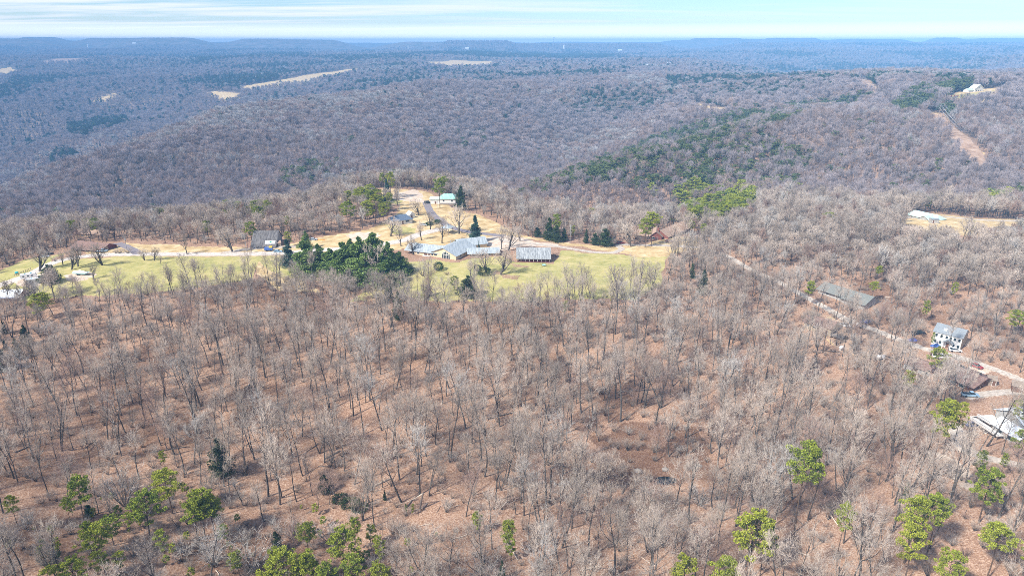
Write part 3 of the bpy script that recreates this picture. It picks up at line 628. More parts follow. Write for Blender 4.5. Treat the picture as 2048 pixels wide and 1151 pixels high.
def scatter(name, P, idx, rot, scl, forms, label):
    """ONE object: a cloud of points, each carrying a tree form"""
    me = bpy.data.meshes.new(name); n = len(P); me.vertices.add(n); me.vertices.foreach_set("co", np.asarray(P, np.float32).ravel())
    for an, typ, key, dat in (("form", 'INT', "value", np.asarray(idx, np.int32)), ("turn", 'FLOAT_VECTOR', "vector", np.asarray(rot, np.float32).ravel()), ("size", 'FLOAT_VECTOR', "vector", np.asarray(scl, np.float32).ravel())):
        a = me.attributes.new(an, typ, 'POINT'); a.data.foreach_set(key, dat)
    o = bpy.data.objects.new(name, me); scn.collection.objects.link(o); tag(o, label, kind="stuff")
    g = bpy.data.node_groups.new(name + "_points", 'GeometryNodeTree')
    g.interface.new_socket("Geometry", in_out='INPUT', socket_type='NodeSocketGeometry'); g.interface.new_socket("Geometry", in_out='OUTPUT', socket_type='NodeSocketGeometry')
    N, L = g.nodes, g.links; gi = N.new("NodeGroupInput"); go = N.new("NodeGroupOutput"); ip = N.new("GeometryNodeInstanceOnPoints"); jn = N.new("GeometryNodeJoinGeometry")
    for f in reversed(forms):
        oi = N.new("GeometryNodeObjectInfo"); oi.inputs["Object"].default_value = f; oi.inputs["As Instance"].default_value = False; oi.transform_space = 'ORIGINAL'
        gt = N.new("GeometryNodeGeometryToInstance"); L.new(oi.outputs["Geometry"], gt.inputs[0]); L.new(gt.outputs[0], jn.inputs[0])
    def at(nm, typ): a = N.new("GeometryNodeInputNamedAttribute"); a.data_type = typ; a.inputs["Name"].default_value = nm; return a.outputs[0]
    L.new(gi.outputs[0], ip.inputs["Points"]); L.new(jn.outputs[0], ip.inputs["Instance"]); ip.inputs["Pick Instance"].default_value = True
    L.new(at("form", 'INT'), ip.inputs["Instance Index"]); L.new(at("turn", 'FLOAT_VECTOR'), ip.inputs["Rotation"]); L.new(at("size", 'FLOAT_VECTOR'), ip.inputs["Scale"])
    L.new(ip.outputs[0], go.inputs[0])
    md = o.modifiers.new("points", 'NODES'); md.node_group = g
    return o

# ---------------------------------------------------------------- where the woods stand
rng = np.random.default_rng(7)
def grid(y0, y1, sp):
    ys = np.arange(y0, y1, sp); out = []
    for y in ys:
        w = .80 * y + 45; xs = np.arange(-w, w, sp); out.append(np.stack([xs, np.full(xs.shape, y)], -1))
    a = np.concatenate(out); a += rng.uniform(-.48, .48, a.shape) * sp; return a
EV = [  # evergreen patches: photo polygon, share of evergreens, tall pines (0) or dark cedars (1)
 ([(1380,458),(1335,425),(1355,398),(1400,385),(1490,388),(1515,408),(1490,445),(1430,465)], .8, 0),
 ([(1500,385),(1540,375),(1600,378),(1590,395),(1520,400)], .5, 0),
 ([(1060,395),(1080,375),(1200,330),(1300,290),(1450,245),(1600,215),(1690,205),(1760,200),(1700,225),(1560,262),(1400,300),(1300,330),(1180,372),(1100,398)], .6, 0),
 ([(1100,395),(1250,330),(1400,290),(1560,300),(1640,330),(1600,360),(1500,368),(1300,395)], .38, 0),
 ([(1560,300),(1800,280),(1900,340),(1850,365),(1640,365)], .07, 0),
 ([(1420,385),(1300,400),(1380,370),(1500,355),(1600,345),(1700,360),(1640,372)], .3, 0),
 ([(1800,375),(1850,370),(1900,378),(1860,395)], .5, 0),([(1960,405),(2048,395),(2060,420),(1980,425)], .45, 0),
 ([(1600,372),(1780,372),(2060,385),(2060,425),(1900,425),(1700,405)], .06, 0),
 ([(1330,162),(1420,158),(1560,158),(1660,162),(1650,172),(1560,168),(1400,176),(1340,178)], .8, 0),
 ([(1320,170),(1500,160),(1600,170),(1560,190),(1340,185)], .1, 0),
 ([(1775,228),(1815,196),(1850,180),(1900,166),(1950,162),(1940,184),(1895,200),(1862,222),(1800,238)], .85, 0),
 ([(1650,162),(1800,160),(1900,158),(2060,162),(2060,172),(1900,170),(1700,172)], .5, 0),
 ([(1870,225),(1900,225),(1905,240),(1880,240)], .9, 0),
 ([(820,111),(1000,109),(1215,112),(1215,122),(985,119),(900,116)], .98, 0),
 ([(600,118),(820,112),(850,122),(700,126)], .5, 0),([(350,115),(600,108),(620,118),(400,125)], .35, 0),
 ([(140,262),(250,240),(260,252),(170,280),(140,278)], .75, 0),([(0,350),(120,290),(250,300),(300,360),(200,420),(0,440)], .2, 1),
 ([(90,310),(150,298),(160,318),(110,332)], .6, 0),([(560,352),(640,330),(700,340),(640,375),(570,390)], .4, 0),
 ([(220,320),(360,320),(360,350),(240,350)], .35, 1),([(0,220),(100,200),(130,270),(0,300)], .3, 1),([(290,100),(400,110),(380,145),(300,140)], .25, 0),
 ([(0,430),(60,415),(200,420),(200,435),(0,450)], .2, 0),([(270,432),(345,428),(350,440),(290,442)], .6, 0),([(400,438),(480,425),(540,430),(540,445),(420,450)], .3, 0),
 ([(1260,330),(1320,320),(1330,345),(1260,350)], .5, 0),([(840,300),(860,330),(1000,290),(960,250)], .08, 0),
 ([(690,420),(740,400),(790,408),(780,440),(700,445)], .55, 0),
 ([(0,640),(60,620),(60,760),(0,780)], .18, 1),([(760,600),(800,590),(800,640),(770,640)], .4, 1),([(1380,520),(1480,520),(1480,600),(1380,600)], .06, 1),
 ([(560,1000),(780,1000),(800,1200),(560,1200)], .04, 0),
]
EV = [(wpoly(p), s, k) for p, s, k in EV]
FOOT = []                                           # building footprints kept clear, filled by the builders below
def near_clear(x, y):
    k = np.zeros(x.shape, bool)
    xj = x + vnoise(x, y, 14, 51) * 1.5; yj = y + vnoise(x, y, 14, 52) * 2
    for c in CLEAR: k |= inpoly(xj, yj, c)
    for n_, l in road_s.items():
        a = np.hypot(x, y) < 700; d = np.full(x.shape, 1e9); d[a] = seg_dist(x[a], y[a], l); k |= d < ROADS[n_][1] * .5 + .7
    for (fx, fy, fr) in FOOT: k |= np.hypot(x - fx, y - fy) < fr
    return k

# ---------------------------------------------------------------- materials of built things
def streaky(name, lo, hi, sx=1.2, rough=.5, metal=.0):
    m, nt, b = mat(name); t = nd(nt, "ShaderNodeTexCoord"); mp_ = nd(nt, "ShaderNodeMapping"); mp_.inputs["Scale"].default_value = (sx, .12, .3)
    nt.links.new(t.outputs["Object"], mp_.inputs[0]); f = noise(nt, mp_.outputs[0], 1.6, 6, .7)
    nt.links.new(ramp(nt, f, [(.36, lo), (.62, hi)]), b.inputs["Base Color"]); b.inputs["Roughness"].default_value = rough; b.inputs["Metallic"].default_value = metal; return m
M['metal_roof'] = streaky('weathered_metal_roof', (.28, .325, .345), (.50, .545, .56), 1.2, .45)
M['streak_roof'] = streaky('streaked_metal_roof', (.17, .185, .195), (.44, .46, .46), 1.0, .5)
M['white_roof'] = streaky('white_metal_roof', (.72, .78, .80), (.85, .88, .9), 1, .35)
M['green_roof'] = streaky('green_metal_roof', (.20, .44, .36), (.46, .66, .58), 1, .4)
M['sage_roof'] = streaky('pale_green_roof', (.42, .60, .55), (.62, .76, .71), 1, .4)
M['blue_roof'] = vary('blue_grey_shingles', (.13, .17, .23), .2, 3, .8, rnd=0)
M['slate_roof'] = vary('grey_shingles', (.26, .29, .31), .2, 2.5, .8, rnd=0)
M['greygreen_roof'] = vary('grey_green_shingles', (.21, .22, .20), .25, 2.5, .8, rnd=0)
M['brown_roof'] = vary('brown_shingles', (.25, .16, .13), .3, 1.2, .85, rnd=0)
M['tan_roof'] = vary('tan_shingles', (.42, .29, .21), .2, 1.2, .85, rnd=0)
M['barn_roof'] = streaky('old_dark_roofing', (.08, .075, .075), (.21, .20, .195), .8, .7)
M['cream'] = vary('cream_siding', (.70, .56, .38), .06, 1, .7, rnd=0)
M['whitewall'] = vary('white_siding', (.74, .73, .70), .05, 1, .7, rnd=0)
M['tanwall'] = vary('tan_siding', (.50, .41, .29), .1, 1, .7, rnd=0)
M['greywall'] = vary('grey_boards', (.40, .39, .37), .2, 1, .8, rnd=0)
M['brownwall'] = vary('brown_boards', (.17, .09, .06), .25, 1, .8, rnd=0)
M['redbrick'] = vary('red_brick', (.24, .09, .07), .25, 3, .85, rnd=0)
M['maroon'] = vary('maroon_paint', (.12, .035, .035), .2, 2, .7, rnd=0)
M['stone'] = vary('stone_base', (.28, .25, .22), .3, 3, .9, rnd=0)
M['trim'] = vary('white_trim', (.78, .78, .76), .04, 2, .5, rnd=0)
M['wood'] = vary('weathered_wood', (.30, .24, .19), .25, 1.5, .85, rnd=0)
M['deck'] = vary('reddish_deck_boards', (.42, .25, .21), .2, 2, .8, rnd=0)
M['dark'] = vary('black_rubber', (.025, .025, .028), .2, 3, .6, rnd=0)
M['steel'] = vary('galvanised_steel', (.45, .46, .47), .1, 1, .4, rnd=0, metal=.4)
M['concrete'] = vary('pale_concrete', (.62, .59, .54), .12, 1, .9, rnd=0)
M['gravel'] = vary('crushed_limestone', (.54, .47, .40), .25, 1.0, .95, rnd=0, c2=(.68, .61, .53), coord='Object')
M['dirt'] = vary('packed_gravel', (.45, .38, .31), .25, 1.0, .95, rnd=0, c2=(.58, .51, .43))
M['asphalt'] = vary('worn_asphalt', (.26, .23, .24), .2, .8, .9, rnd=0)
M['logbark'] = vary('fallen_log_bark', (.16, .13, .11), .3, 2, .9, rnd=.3)
M['logpale'] = vary('bare_dead_wood', (.58, .48, .38), .2, 2, .8, rnd=0)
M['glass'], _nt, _b = mat('window_glass'); _b.inputs["Base Color"].default_value = (.03, .05, .06, 1); _b.inputs["Roughness"].default_value = .08; _b.inputs["Specular IOR Level"].default_value = .6
M['pool'], _nt, _b = mat('dark_still_water'); _b.inputs["Base Color"].default_value = (.012, .013, .012, 1); _b.inputs["Roughness"].default_value = .12; _b.inputs["Specular IOR Level"].default_value = .5
def paint(name, c, rough=.35):
    m, nt, b = mat(name); b.inputs["Base Color"].default_value = (*c, 1); b.inputs["Roughness"].default_value = rough; b.inputs["Specular IOR Level"].default_value = .5; return m
P_ = dict(white=paint('white_paint', (.8, .8, .8)), silver=paint('silver_paint', (.5, .54, .58)), blue=paint('blue_paint', (.06, .14, .42)), teal=paint('teal_paint', (.03, .42, .5)), red=paint('red_paint', (.32, .03, .035)),
  black=paint('black_paint', (.02, .02, .023)), yellow=paint('yellow_paint', (.8, .55, .04)), ltblue=paint('light_blue_paint', (.35, .52, .66)), orange=paint('orange_paint', (.75, .3, .05)), cyan=paint('cyan_paint', (.45, .8, .84)), violet=paint('violet_blue_tarp', (.16, .17, .42), .7), green=paint('green_paint', (.03, .3, .2)))

# ---------------------------------------------------------------- roads and tracks: sheets lying on the land
def road(name, line, w, m, label, lift=.05):
    B = MB(); P = smooth_line(line[::8] if len(line) > 60 else line, 6); seg = np.hypot(*(P[1:] - P[:-1]).T); s = np.concatenate([[0], np.cumsum(seg)])
    t = np.arange(0, s[-1], 1.5); x = np.interp(t, s, P[:, 0]); y = np.interp(t, s, P[:, 1]); dx = np.gradient(x); dy = np.gradient(y); l = np.hypot(dx, dy) + 1e-9; nx, ny = -dy / l, dx / l
    jw = 1 + .12 * vnoise(x, y, 5, 91); offs = [-.5, -.25, 0, .25, .5]
    rows = [np.stack([x + nx * w * o * jw, y + ny * w * o * jw], -1) for o in offs]
    zs = [gz(r[:, 0], r[:, 1]) for r in rows]; zc_ = np.maximum.reduce(zs) * .5 + zs[2] * .5
    for i in range(len(t)):
        for r, z in zip(rows, zs): B.v.append((float(r[i, 0]), float(r[i, 1]), float(z[i]) + lift))
    k = len(offs)
    for i in range(len(t) - 1):
        for j in range(k - 1): B.f.append((i * k + j, i * k + j + 1, (i + 1) * k + j + 1, (i + 1) * k + j)); B.m.append(0)
    o = B.build(name, m); tag(o, label, kind="structure"); return o
_rl = dict(gravel_driveway='pale gravel driveway running past the mown lawns', farm_track='short gravel spur to the old barn', asphalt_road='grey-purple paved lane curving through the dry grass', asphalt_driveway='short grey paved driveway',
  gravel_road='pale gravel road from the cabin lot down through the woods', country_road='pale road along the wooded ridge', gravel_drive='gravel drive beside the brown roofed house', dirt_track='rutted pale dirt track by the white roofed house')
for i_, (k, (p, w, kd)) in enumerate(ROADS.items()):
    road(k, road_w[k], w, M['asphalt' if k.startswith('asphalt') else 'gravel' if 'driveway' in k or 'country' in k else 'dirt'], _rl[k], .06 + .006 * i_)

# ---------------------------------------------------------------- buildings
class Loc:
    """a local frame on the land: x along the front, y away from it"""
    def __init__(s, a, b, z=None):
        A, B = (a if isinstance(a, Vector) else Gp(*a)), (b if isinstance(b, Vector) else Gp(*b)); s.A = A.copy(); s.L = math.hypot(B.x - A.x, B.y - A.y); s.ang = math.atan2(B.y - A.y, B.x - A.x)
        s.A.z = min(A.z, B.z) if z is None else z
    def w(s, x, y, z=0): c, n = math.cos(s.ang), math.sin(s.ang); return Vector((s.A.x + x * c - y * n, s.A.y + x * n + y * c, s.A.z + z))
def put(mb, fr, root):
    """bring a mesh from frame fr into its thing's own axes"""
    mb.v = [tuple(fr.w(*v) - root.location) for v in mb.v]; return mb
def gable_walls(B, L, D, wh, rh, ridge, x0=0, y0=0):
    B.box(x0, x0 + L, y0, y0 + D, -1.2, wh)
    if ridge == 'x':
        for x in (x0, x0 + L): e = .12 if x == x0 else -.12; B.add([(x, y0, wh), (x, y0 + D, wh), (x, y0 + D / 2, wh + rh), (x + e, y0, wh), (x + e, y0 + D, wh), (x + e, y0 + D / 2, wh + rh)], [(0, 1, 2), (3, 5, 4), (0, 2, 5, 3), (1, 4, 5, 2)])
    elif ridge == 'y':
        for y in (y0, y0 + D): e = .12 if y == y0 else -.12; B.add([(x0, y, wh), (x0 + L, y, wh), (x0 + L / 2, y, wh + rh), (x0, y + e, wh), (x0 + L, y + e, wh), (x0 + L / 2, y + e, wh + rh)], [(0, 1, 2), (3, 5, 4), (0, 2, 5, 3), (1, 4, 5, 2)])
def gable_roof(B, L, D, wh, rh, ridge, o=.6, x0=0, y0=0, t=.16, front=0, hip=0):
    if ridge == 'y':
        s = rh / (L / 2); xa, xb, xm = x0 - o, x0 + L + o, x0 + L / 2; za = wh - s * o; ya, yb = y0 - o - front, y0 + D + o; zr = wh + rh
        for (p, q) in (((xa, za), (xm, zr)), ((xb, za), (xm, zr))):
            B.add([(p[0], ya, p[1] + .02), (q[0], ya, q[1] + .02), (q[0], yb, q[1] + .02), (p[0], yb, p[1] + .02), (p[0], ya, p[1] + t), (q[0], ya, q[1] + t), (q[0], yb, q[1] + t), (p[0], yb, p[1] + t)],
                  [(0, 3, 2, 1), (4, 5, 6, 7), (0, 1, 5, 4), (1, 2, 6, 5), (2, 3, 7, 6), (3, 0, 4, 7)])
    else:
        s = rh / (D / 2); ya, yb, ym = y0 - o - front, y0 + D + o, y0 + D / 2; zr = wh + rh; xa, xb = x0 - o, x0 + L + o; h = hip
        for (p, q) in (((ya, wh - s * (o + front)), (ym, zr)), ((yb, wh - s * o), (ym, zr))):
            B.add([(xa, p[0], p[1] + .02), (xb, p[0], p[1] + .02), (xb - h, q[0], q[1] + .02), (xa + h, q[0], q[1] + .02), (xa, p[0], p[1] + t), (xb, p[0], p[1] + t), (xb - h, q[0], q[1] + t), (xa + h, q[0], q[1] + t)],
                  [(0, 1, 2, 3), (4, 7, 6, 5), (0, 4, 5, 1), (1, 5, 6, 2), (2, 6, 7, 3), (3, 7, 4, 0)])
        if h:
            z0, z1 = wh - s * (o + front) + t, wh - s * o + t
            B.add([(xa, ya, z0), (xa, yb, z1), (xa + h, ym, zr + t)], [(0, 2, 1)]); B.add([(xb, ya, z0), (xb, yb, z1), (xb - h, ym, zr + t)], [(0, 1, 2)])
def window(root, fr, x, z, w, h, side='f', L=0, D=0, name='window', mt='trim', y0=0, x0=0):
    F, G_ = MB(), MB(); t = .1
    def bx(B, a0, a1, z0, z1, d0, d1):
        if side == 'f': B.box(a0, a1, y0 - d1, y0 - d0, z0, z1)
        elif side == 'b': B.box(a0, a1, y0 + D + d0, y0 + D + d1, z0, z1)
        elif side == 'r': B.box(x0 + L + d0, x0 + L + d1, a0, a1, z0, z1)
        else: B.box(x0 - d1, x0 - d0, a0, a1, z0, z1)
    for a0, a1, z0, z1 in ((x - t, x, z - t, z + h + t), (x + w, x + w + t, z - t, z + h + t), (x, x + w, z - t, z), (x, x + w, z + h, z + h + t)): bx(F, a0, a1, z0, z1, .003, .08)
    bx(G_, x, x + w, z, z + h, .003, .04)
    f = put(F, fr, root).build(name, M[mt], root); put(G_, fr, root).build('pane', M['glass'] if name == 'window' else M['brownwall'], f); return f
def block(root, fr, D, wh, rh, ridge, wall, roof, L=None, x0=0, y0=0, o=.6, front=0, hip=0, wins=(), doors=(), chim=None, mt='trim', rlabel=None):
    L = L or fr.L; W, Rf = MB(), MB(); gable_walls(W, L, D, wh, rh if not hip else .01, ridge, x0, y0); gable_roof(Rf, L, D, wh, rh, ridge, o, x0, y0, front=front, hip=hip)
    put(W, fr, root).build('wall', M[wall], root); r = put(Rf, fr, root).build('roof', M[roof], root, rlabel)
    for side, x, z, w, h in wins: window(root, fr, x, z, w, h, side, L, D, mt=mt, y0=y0, x0=x0)
    for side, x, w in doors: window(root, fr, x, .1, w, 2.05, side, L, D, 'door', mt, y0, x0)
    if chim:
        x, y, h = chim; B = MB(); B.box(x, x + .9, y, y + .9, wh, wh + rh + h); B.box(x - .08, x + .98, y - .08, y + .98, wh + rh + h, wh + rh + h + .12); put(B, fr, root).build('chimney', M['redbrick'], r)
    c = fr.w(x0 + L / 2, y0 + D / 2); FOOT.append((c.x, c.y, math.hypot(L, D) / 2 + 1.5 if max(L, D) < 2.2 * min(L, D) else min(L, D) / 2 + 1.0))
    if max(L, D) >= 2.2 * min(L, D):
        for k in range(7):
            c = fr.w(x0 + L * (k / 6 if L > D else .5), y0 + D * (k / 6 if D >= L else .5)); FOOT.append((c.x, c.y, min(L, D) / 2 + 1.0))
    return r
def building(name, label, fr, cat='house', group=None): return tag(empty(name, fr.A), label, cat, group)
def post_row(root, fr, xs, y, h, r=.09, m='trim', z=0, name='post'):
    for x in xs: B = MB(); B.box(x - r, x + r, y - r, y + r, z - .6, z + h); put(B, fr, root).build(name, M[m], root)
def railing(root, fr, x0, x1, y, z0, h=.9, m='maroon'):
    B = MB(); B.box(x0, x1, y - .05, y + .05, z0 + h - .1, z0 + h); B.box(x0, x1, y - .04, y + .04, z0 + .15, z0 + .22); n = max(2, int((x1 - x0) / .35))
    for k in range(n + 1): x = x0 + (x1 - x0) * k / n; B.box(x - .03, x + .03, y - .03, y + .03, z0 + .22, z0 + h - .1)
    put(B, fr, root).build('railing', M[m], root)

# the lodge: cream walls, four wings under pale metal roofs
fr = Loc((863, 512), (912, 520), 0.0); lodge = building('lodge_building', 'long cream lodge of several wings under pale metal roofs, tall gable window facing the lawn', fr, 'building')
LG = fr.L; DG = 20
block(lodge, fr, DG, 3.0, 3.3, 'y', 'cream', 'metal_roof', wins=[('f', LG * .12, 1.5, 1.6, 1.0), ('r', 4.0, 1.6, 1.2, .9), ('r', 8.0, 1.6, 1.2, .9), ('r', 12, 1.6, 1.2, .9)], doors=[('r', 15, 1.0)], o=.7, mt='brownwall')
for k in range(5): window(lodge, fr, LG * .44 + k * 1.02, .45, .86, 2.15)
for k, h in enumerate((.5, 1.1, 1.55, 1.1, .5)): window(lodge, fr, LG * .44 + k * 1.02, 2.85, .86, h)
B = MB(); B.box(-.1, LG + .1, -.18, -.01, -.9, .12); B.box(LG + .01, LG + .15, -.1, DG, -.9, .12); put(B, fr, lodge).build('plinth', M['brownwall'], lodge)
f2 = Loc((815, 507), (866, 512.5), .0)
block(lodge, f2, 12, 2.7, 2.5, 'x', 'cream', 'metal_roof', L=f2.L + 2, x0=3.5, wins=[('f', 6.0, 1.2, 1.2, 1.0), ('f', 14.6, 1.2, 1.0, 1.1)], doors=[('f', 10.2, 1.8), ('f', 12.6, 1.0)], o=.7)
B = MB(); gable_roof(B, 4.4, 12, 2.7, 2.5, 'x', .7, -.3 + -0.7, 0); put(B, f2, lodge).build('porch_roof', M['metal_roof'], lodge); post_row(lodge, f2, (-.9, 1.0, 2.9), .1, 2.6, m='wood')
B = MB(); B.box(9.6, 14.2, -.9, -.2, 0, .9); put(B, f2, lodge).build('planter', M['trim'], lodge)
f3 = Loc((941, 498), (975, 494), .1)
block(lodge, f3, 9, 3.0, 2.6, 'x', 'cream', 'metal_roof', x0=-6, L=f3.L + 6, y0=1, wins=[('r', 3, 1.3, 1.2, 1.1)], o=.7)
f4 = Loc((939, 512), (996, 510), .0)
block(lodge, f4, 8, 2.5, 1.5, 'x', 'cream', 'metal_roof', wins=[('f', 6, 1.1, 1.4, 1.1), ('f', 10, 1.1, 1.4, 1.1)], doors=[('f', 3, 1.0), ('f', 13, 1.0)], o=1.2)
B = MB(); B.box(.3, 9, -4.2, -.02, -.5, .25); put(B, f4, lodge).build('deck', M['deck'], lodge); railing(lodge, f4, .3, 9, -4.1, .25, m='wood')
for a, b in ((12, 2), (3, 14)): B = MB(); B.tube_z([(.12, 3.6), (.12, 6.2), (.2, 6.2), (.2, 6.4)], 8, 0, (a * .5 + 2, b, 0)); put(B, fr, lodge).build('vent_pipe', M['steel'], lodge)
# the cabin row
fr = Loc((1034, 521), (1100, 522.5)); cab = building('cabin_row', 'long guest cabin with streaked grey metal roof and maroon porch by the gravel lot', fr, 'cabin')
block(cab, fr, 10.5, 3.0, 2.9, 'x', 'tanwall', 'streak_roof', wins=[('f', fr.L * u_, 1.9, 1.3, .75) for u_ in (.22, .34, .60, .73)], doors=[('f', fr.L * u_, 1.0) for u_ in (.10, .44, .52, .86)], o=.5, front=1.7, mt='maroon')
B = MB(); B.box(-.1, fr.L + .1, -1.9, -.02, -1.2, .35); put(B, fr, cab).build('porch', M['maroon'], cab); railing(cab, fr, 0, fr.L, -1.8, .35, 1.0)
post_row(cab, fr, [fr.L * k / 8 + (.12 if k == 0 else -.12 if k == 8 else 0) for k in range(9)], -1.8, 2.1, .08, z=.35)
# belfry-like pavilion
fr = Loc((884, 467), (902, 470)); pv_ = building('garden_pavilion', 'open timber pavilion with steep pointed grey roof and finial on dry grass', fr, 'pavilion'); w = fr.L * .72
for x, y in ((0, 0), (w, 0), (w, w), (0, w)): B = MB(); B.box(x - .14, x + .14, y - .14, y + .14, -.6, 4.0); put(B, fr, pv_).build('post', M['wood'], pv_)
B = MB(); B.add([(-1, -1, 3.9), (w + 1, -1, 3.9), (w + 1, w + 1, 3.9), (-1, w + 1, 3.9), (w * .5, w * .5, 6.1), (w * .3, w * .3, 5.0), (w * .7, w * .3, 5.0), (w * .7, w * .7, 5.0), (w * .3, w * .7, 5.0)], [(3, 2, 1, 0), (0, 1, 6, 5), (1, 2, 7, 6), (2, 3, 8, 7), (3, 0, 5, 8), (5, 6, 4), (6, 7, 4), (7, 8, 4), (8, 5, 4)])
rf = put(B, fr, pv_).build('roof', M['metal_roof'], pv_); B = MB(); B.tube_z([(.1, 5.9), (.04, 8.2)], 6, 0, (w * .5, w * .5, 0)); put(B, fr, pv_).build('finial', M['steel'], rf)
B = MB(); B.box(0, w, -.08, .08, 1.0, 1.15); B.box(-.08, .08, 0, w, 1.0, 1.15); B.box(w - .08, w + .08, 0, w, 1.0, 1.15); put(B, fr, pv_).build('railing', M['wood'], pv_)
# blue-grey roofed cottage and the white shed behind it
fr = Loc((802, 449), (825, 446)); c_ = building('cottage', 'small white cottage with blue-grey hipped roof beside the bare round tree', fr)
block(c_, fr, 9, 2.9, 2.4, 'x', 'whitewall', 'blue_roof', x0=-5, L=fr.L + 5, hip=3.2, wins=[('f', 3.2, 1.2, 2.6, 1.1)], doors=[('f', .8, 1.0)])
fr = Loc((819, 437), (830, 435)); c_ = building('storage_shed', 'small white steep roofed shed behind the blue-roofed cottage', fr, 'shed')
block(c_, fr, 4, 2.4, 1.8, 'y', 'whitewall', 'white_roof', o=.3, doors=[('f', fr.L * .3, 1.1)])
# green-roofed white house on the knoll
fr = Loc((880, 409), (911, 410)); c_ = building('white_house', 'white house with bright green metal roof on a stone basement', fr)
block(c_, fr, 11, 4.6, 2.4, 'x', 'whitewall', 'green_roof', x0=0, L=fr.L, hip=3, wins=[('f', 2, 2.6, 1.2, 1), ('f', 8, 2.6, 1.2, 1)]); block(c_, fr, 6, 3.8, 1.2, 'x', 'whitewall', 'sage_roof', x0=-7, L=6.9, y0=2, doors=[('f', -4, 1.2)])
B = MB(); B.box(-.1, fr.L + .1, -.14, -.01, -1.2, 1.5); B.box(fr.L + .01, fr.L + .14, 0, 11, -1.2, 1.5); put(B, fr, c_).build('plinth', M['stone'], c_)
# long grey-roofed house on the rim
fr = Loc((690, 400), (752, 380)); c_ = building('ranch_house', 'long low house with pale grey roof half hidden by bare trees on the rim', fr)
block(c_, fr, 10, 2.7, 2.4, 'x', 'tanwall', 'slate_roof', wins=[('f', 4, 1.2, 1.6, 1.1), ('f', 12, 1.2, 1.6, 1.1), ('f', 20, 1.2, 1.6, 1.1)], doors=[('f', 16, 1)], chim=(fr.L - 3, 4.5, .9))
# old barn with the white banner on its roof
fr = Loc((503, 496), (551, 495)); c_ = building('old_barn', 'weathered barn with tall dark roof carrying a white banner', fr, 'barn')
r_ = block(c_, fr, 13, 2.6, 5.2, 'x', 'greywall', 'barn_roof', front=3.2, o=.5, y0=2.2, wins=[('f', 5, 1.0, 1.6, .9), ('f', 9, 1.0, 1.6, .9)], doors=[('f', 12, 2.4)])
s_ = 5.2 / 6.5; B = MB(); bz = lambda y: 2.6 + s_ * (y - 2.2) + .22; L_ = fr.L
B.add([(L_ * .55, 1.2, bz(1.2)), (L_ * .97, 1.2, bz(1.2)), (L_ * .97, 3.0, bz(3.0)), (L_ * .55, 3.0, bz(3.0)), (L_ * .55, 1.2, bz(1.2) + .05), (L_ * .97, 1.2, bz(1.2) + .05), (L_ * .97, 3.0, bz(3.0) + .05), (L_ * .55, 3.0, bz(3.0) + .05)], [(0, 3, 2, 1), (4, 5, 6, 7), (0, 1, 5, 4), (1, 2, 6, 5), (2, 3, 7, 6), (3, 0, 4, 7)])
bn = put(B, fr, c_).build('banner', P_['white'], r_); B = MB()
for k in range(2): x = L_ * (.73 + .045 * k); B.add([(x, 1.7, bz(1.7) + .08), (x + .55, 1.7, bz(1.7) + .08), (x + .55, 2.5, bz(2.5) + .08), (x, 2.5, bz(2.5) + .08), (x, 1.7, bz(1.7) + .11), (x + .55, 1.7, bz(1.7) + .11), (x + .55, 2.5, bz(2.5) + .11), (x, 2.5, bz(2.5) + .11)], [(4, 5, 6, 7), (0, 1, 5, 4), (2, 3, 7, 6), (0, 4, 7, 3), (1, 2, 6, 5)])
bn2 = put(B, fr, c_).build('emblem', P_['green'], r_)
post_row(c_, fr, [.2, L_ * .25, L_ * .5, L_ * .75, L_ - .2], -.9, 2.0, .12, 'wood')
# timber tower frame left of the barn, lean-to on the right
fr = Loc((496, 499), (501, 499)); t_ = tag(empty('timber_frame', fr.A), 'narrow pinkish timber frame standing at the end of the barn', 'frame')
for x in (0, fr.L): B = MB(); B.box(x - .16, x + .16, -.16, .16, -.5, 4.8); put(B, fr, t_).build('post', M['deck'], t_)
for z in (2.2, 4.6): B = MB(); B.box(.17, fr.L - .17, -.12, .12, z, z + .25); put(B, fr, t_).build('rail', M['deck'], t_)
fr = Loc((552, 493), (562, 492)); c_ = building('lean_to_shed', 'low pale shed leaning beside the old barn', fr, 'shed'); block(c_, fr, 4, 2.0, .9, 'x', 'tanwall', 'tan_roof', o=.3)
# brown ranch house by the left drive and the roof behind it
fr = Loc((146, 501), (205, 503)); c_ = building('brown_house', 'low red-brown brick house with dark roof behind pinkish bare trees', fr)
block(c_, fr, 10, 2.6, 1.9, 'x', 'redbrick', 'brown_roof', wins=[('f', 4, 1.1, 1.8, 1.1), ('f', 12, 1.1, 1.4, 1.1), ('f', 17, 1.1, 1.8, 1.1)], doors=[('f', 9, 1)], front=1.5)
fr = Loc((150, 474), (200, 472)); c_ = building('wooded_house', 'pale low house glimpsed under the large yellow-green pine', fr); block(c_, fr, 9, 2.6, 1.8, 'x', 'tanwall', 'tan_roof', chim=(5, 4, .7), wins=[('f', 5, 1.1, 1.4, 1)])
# white roof at the left edge
fr = Loc((-34, 606), (37, 602)); c_ = building('metal_roofed_house', 'brick house with bright white metal roof edged in blue, at the edge of the woods', fr)
r_ = block(c_, fr, 9, 2.8, 2.0, 'x', 'redbrick', 'white_roof', o=.8); B = MB(); B.box(-.8, fr.L + .8, -.93, -.82, 2.45, 2.66); put(B, fr, c_).build('gutter', P_['blue'], r_)
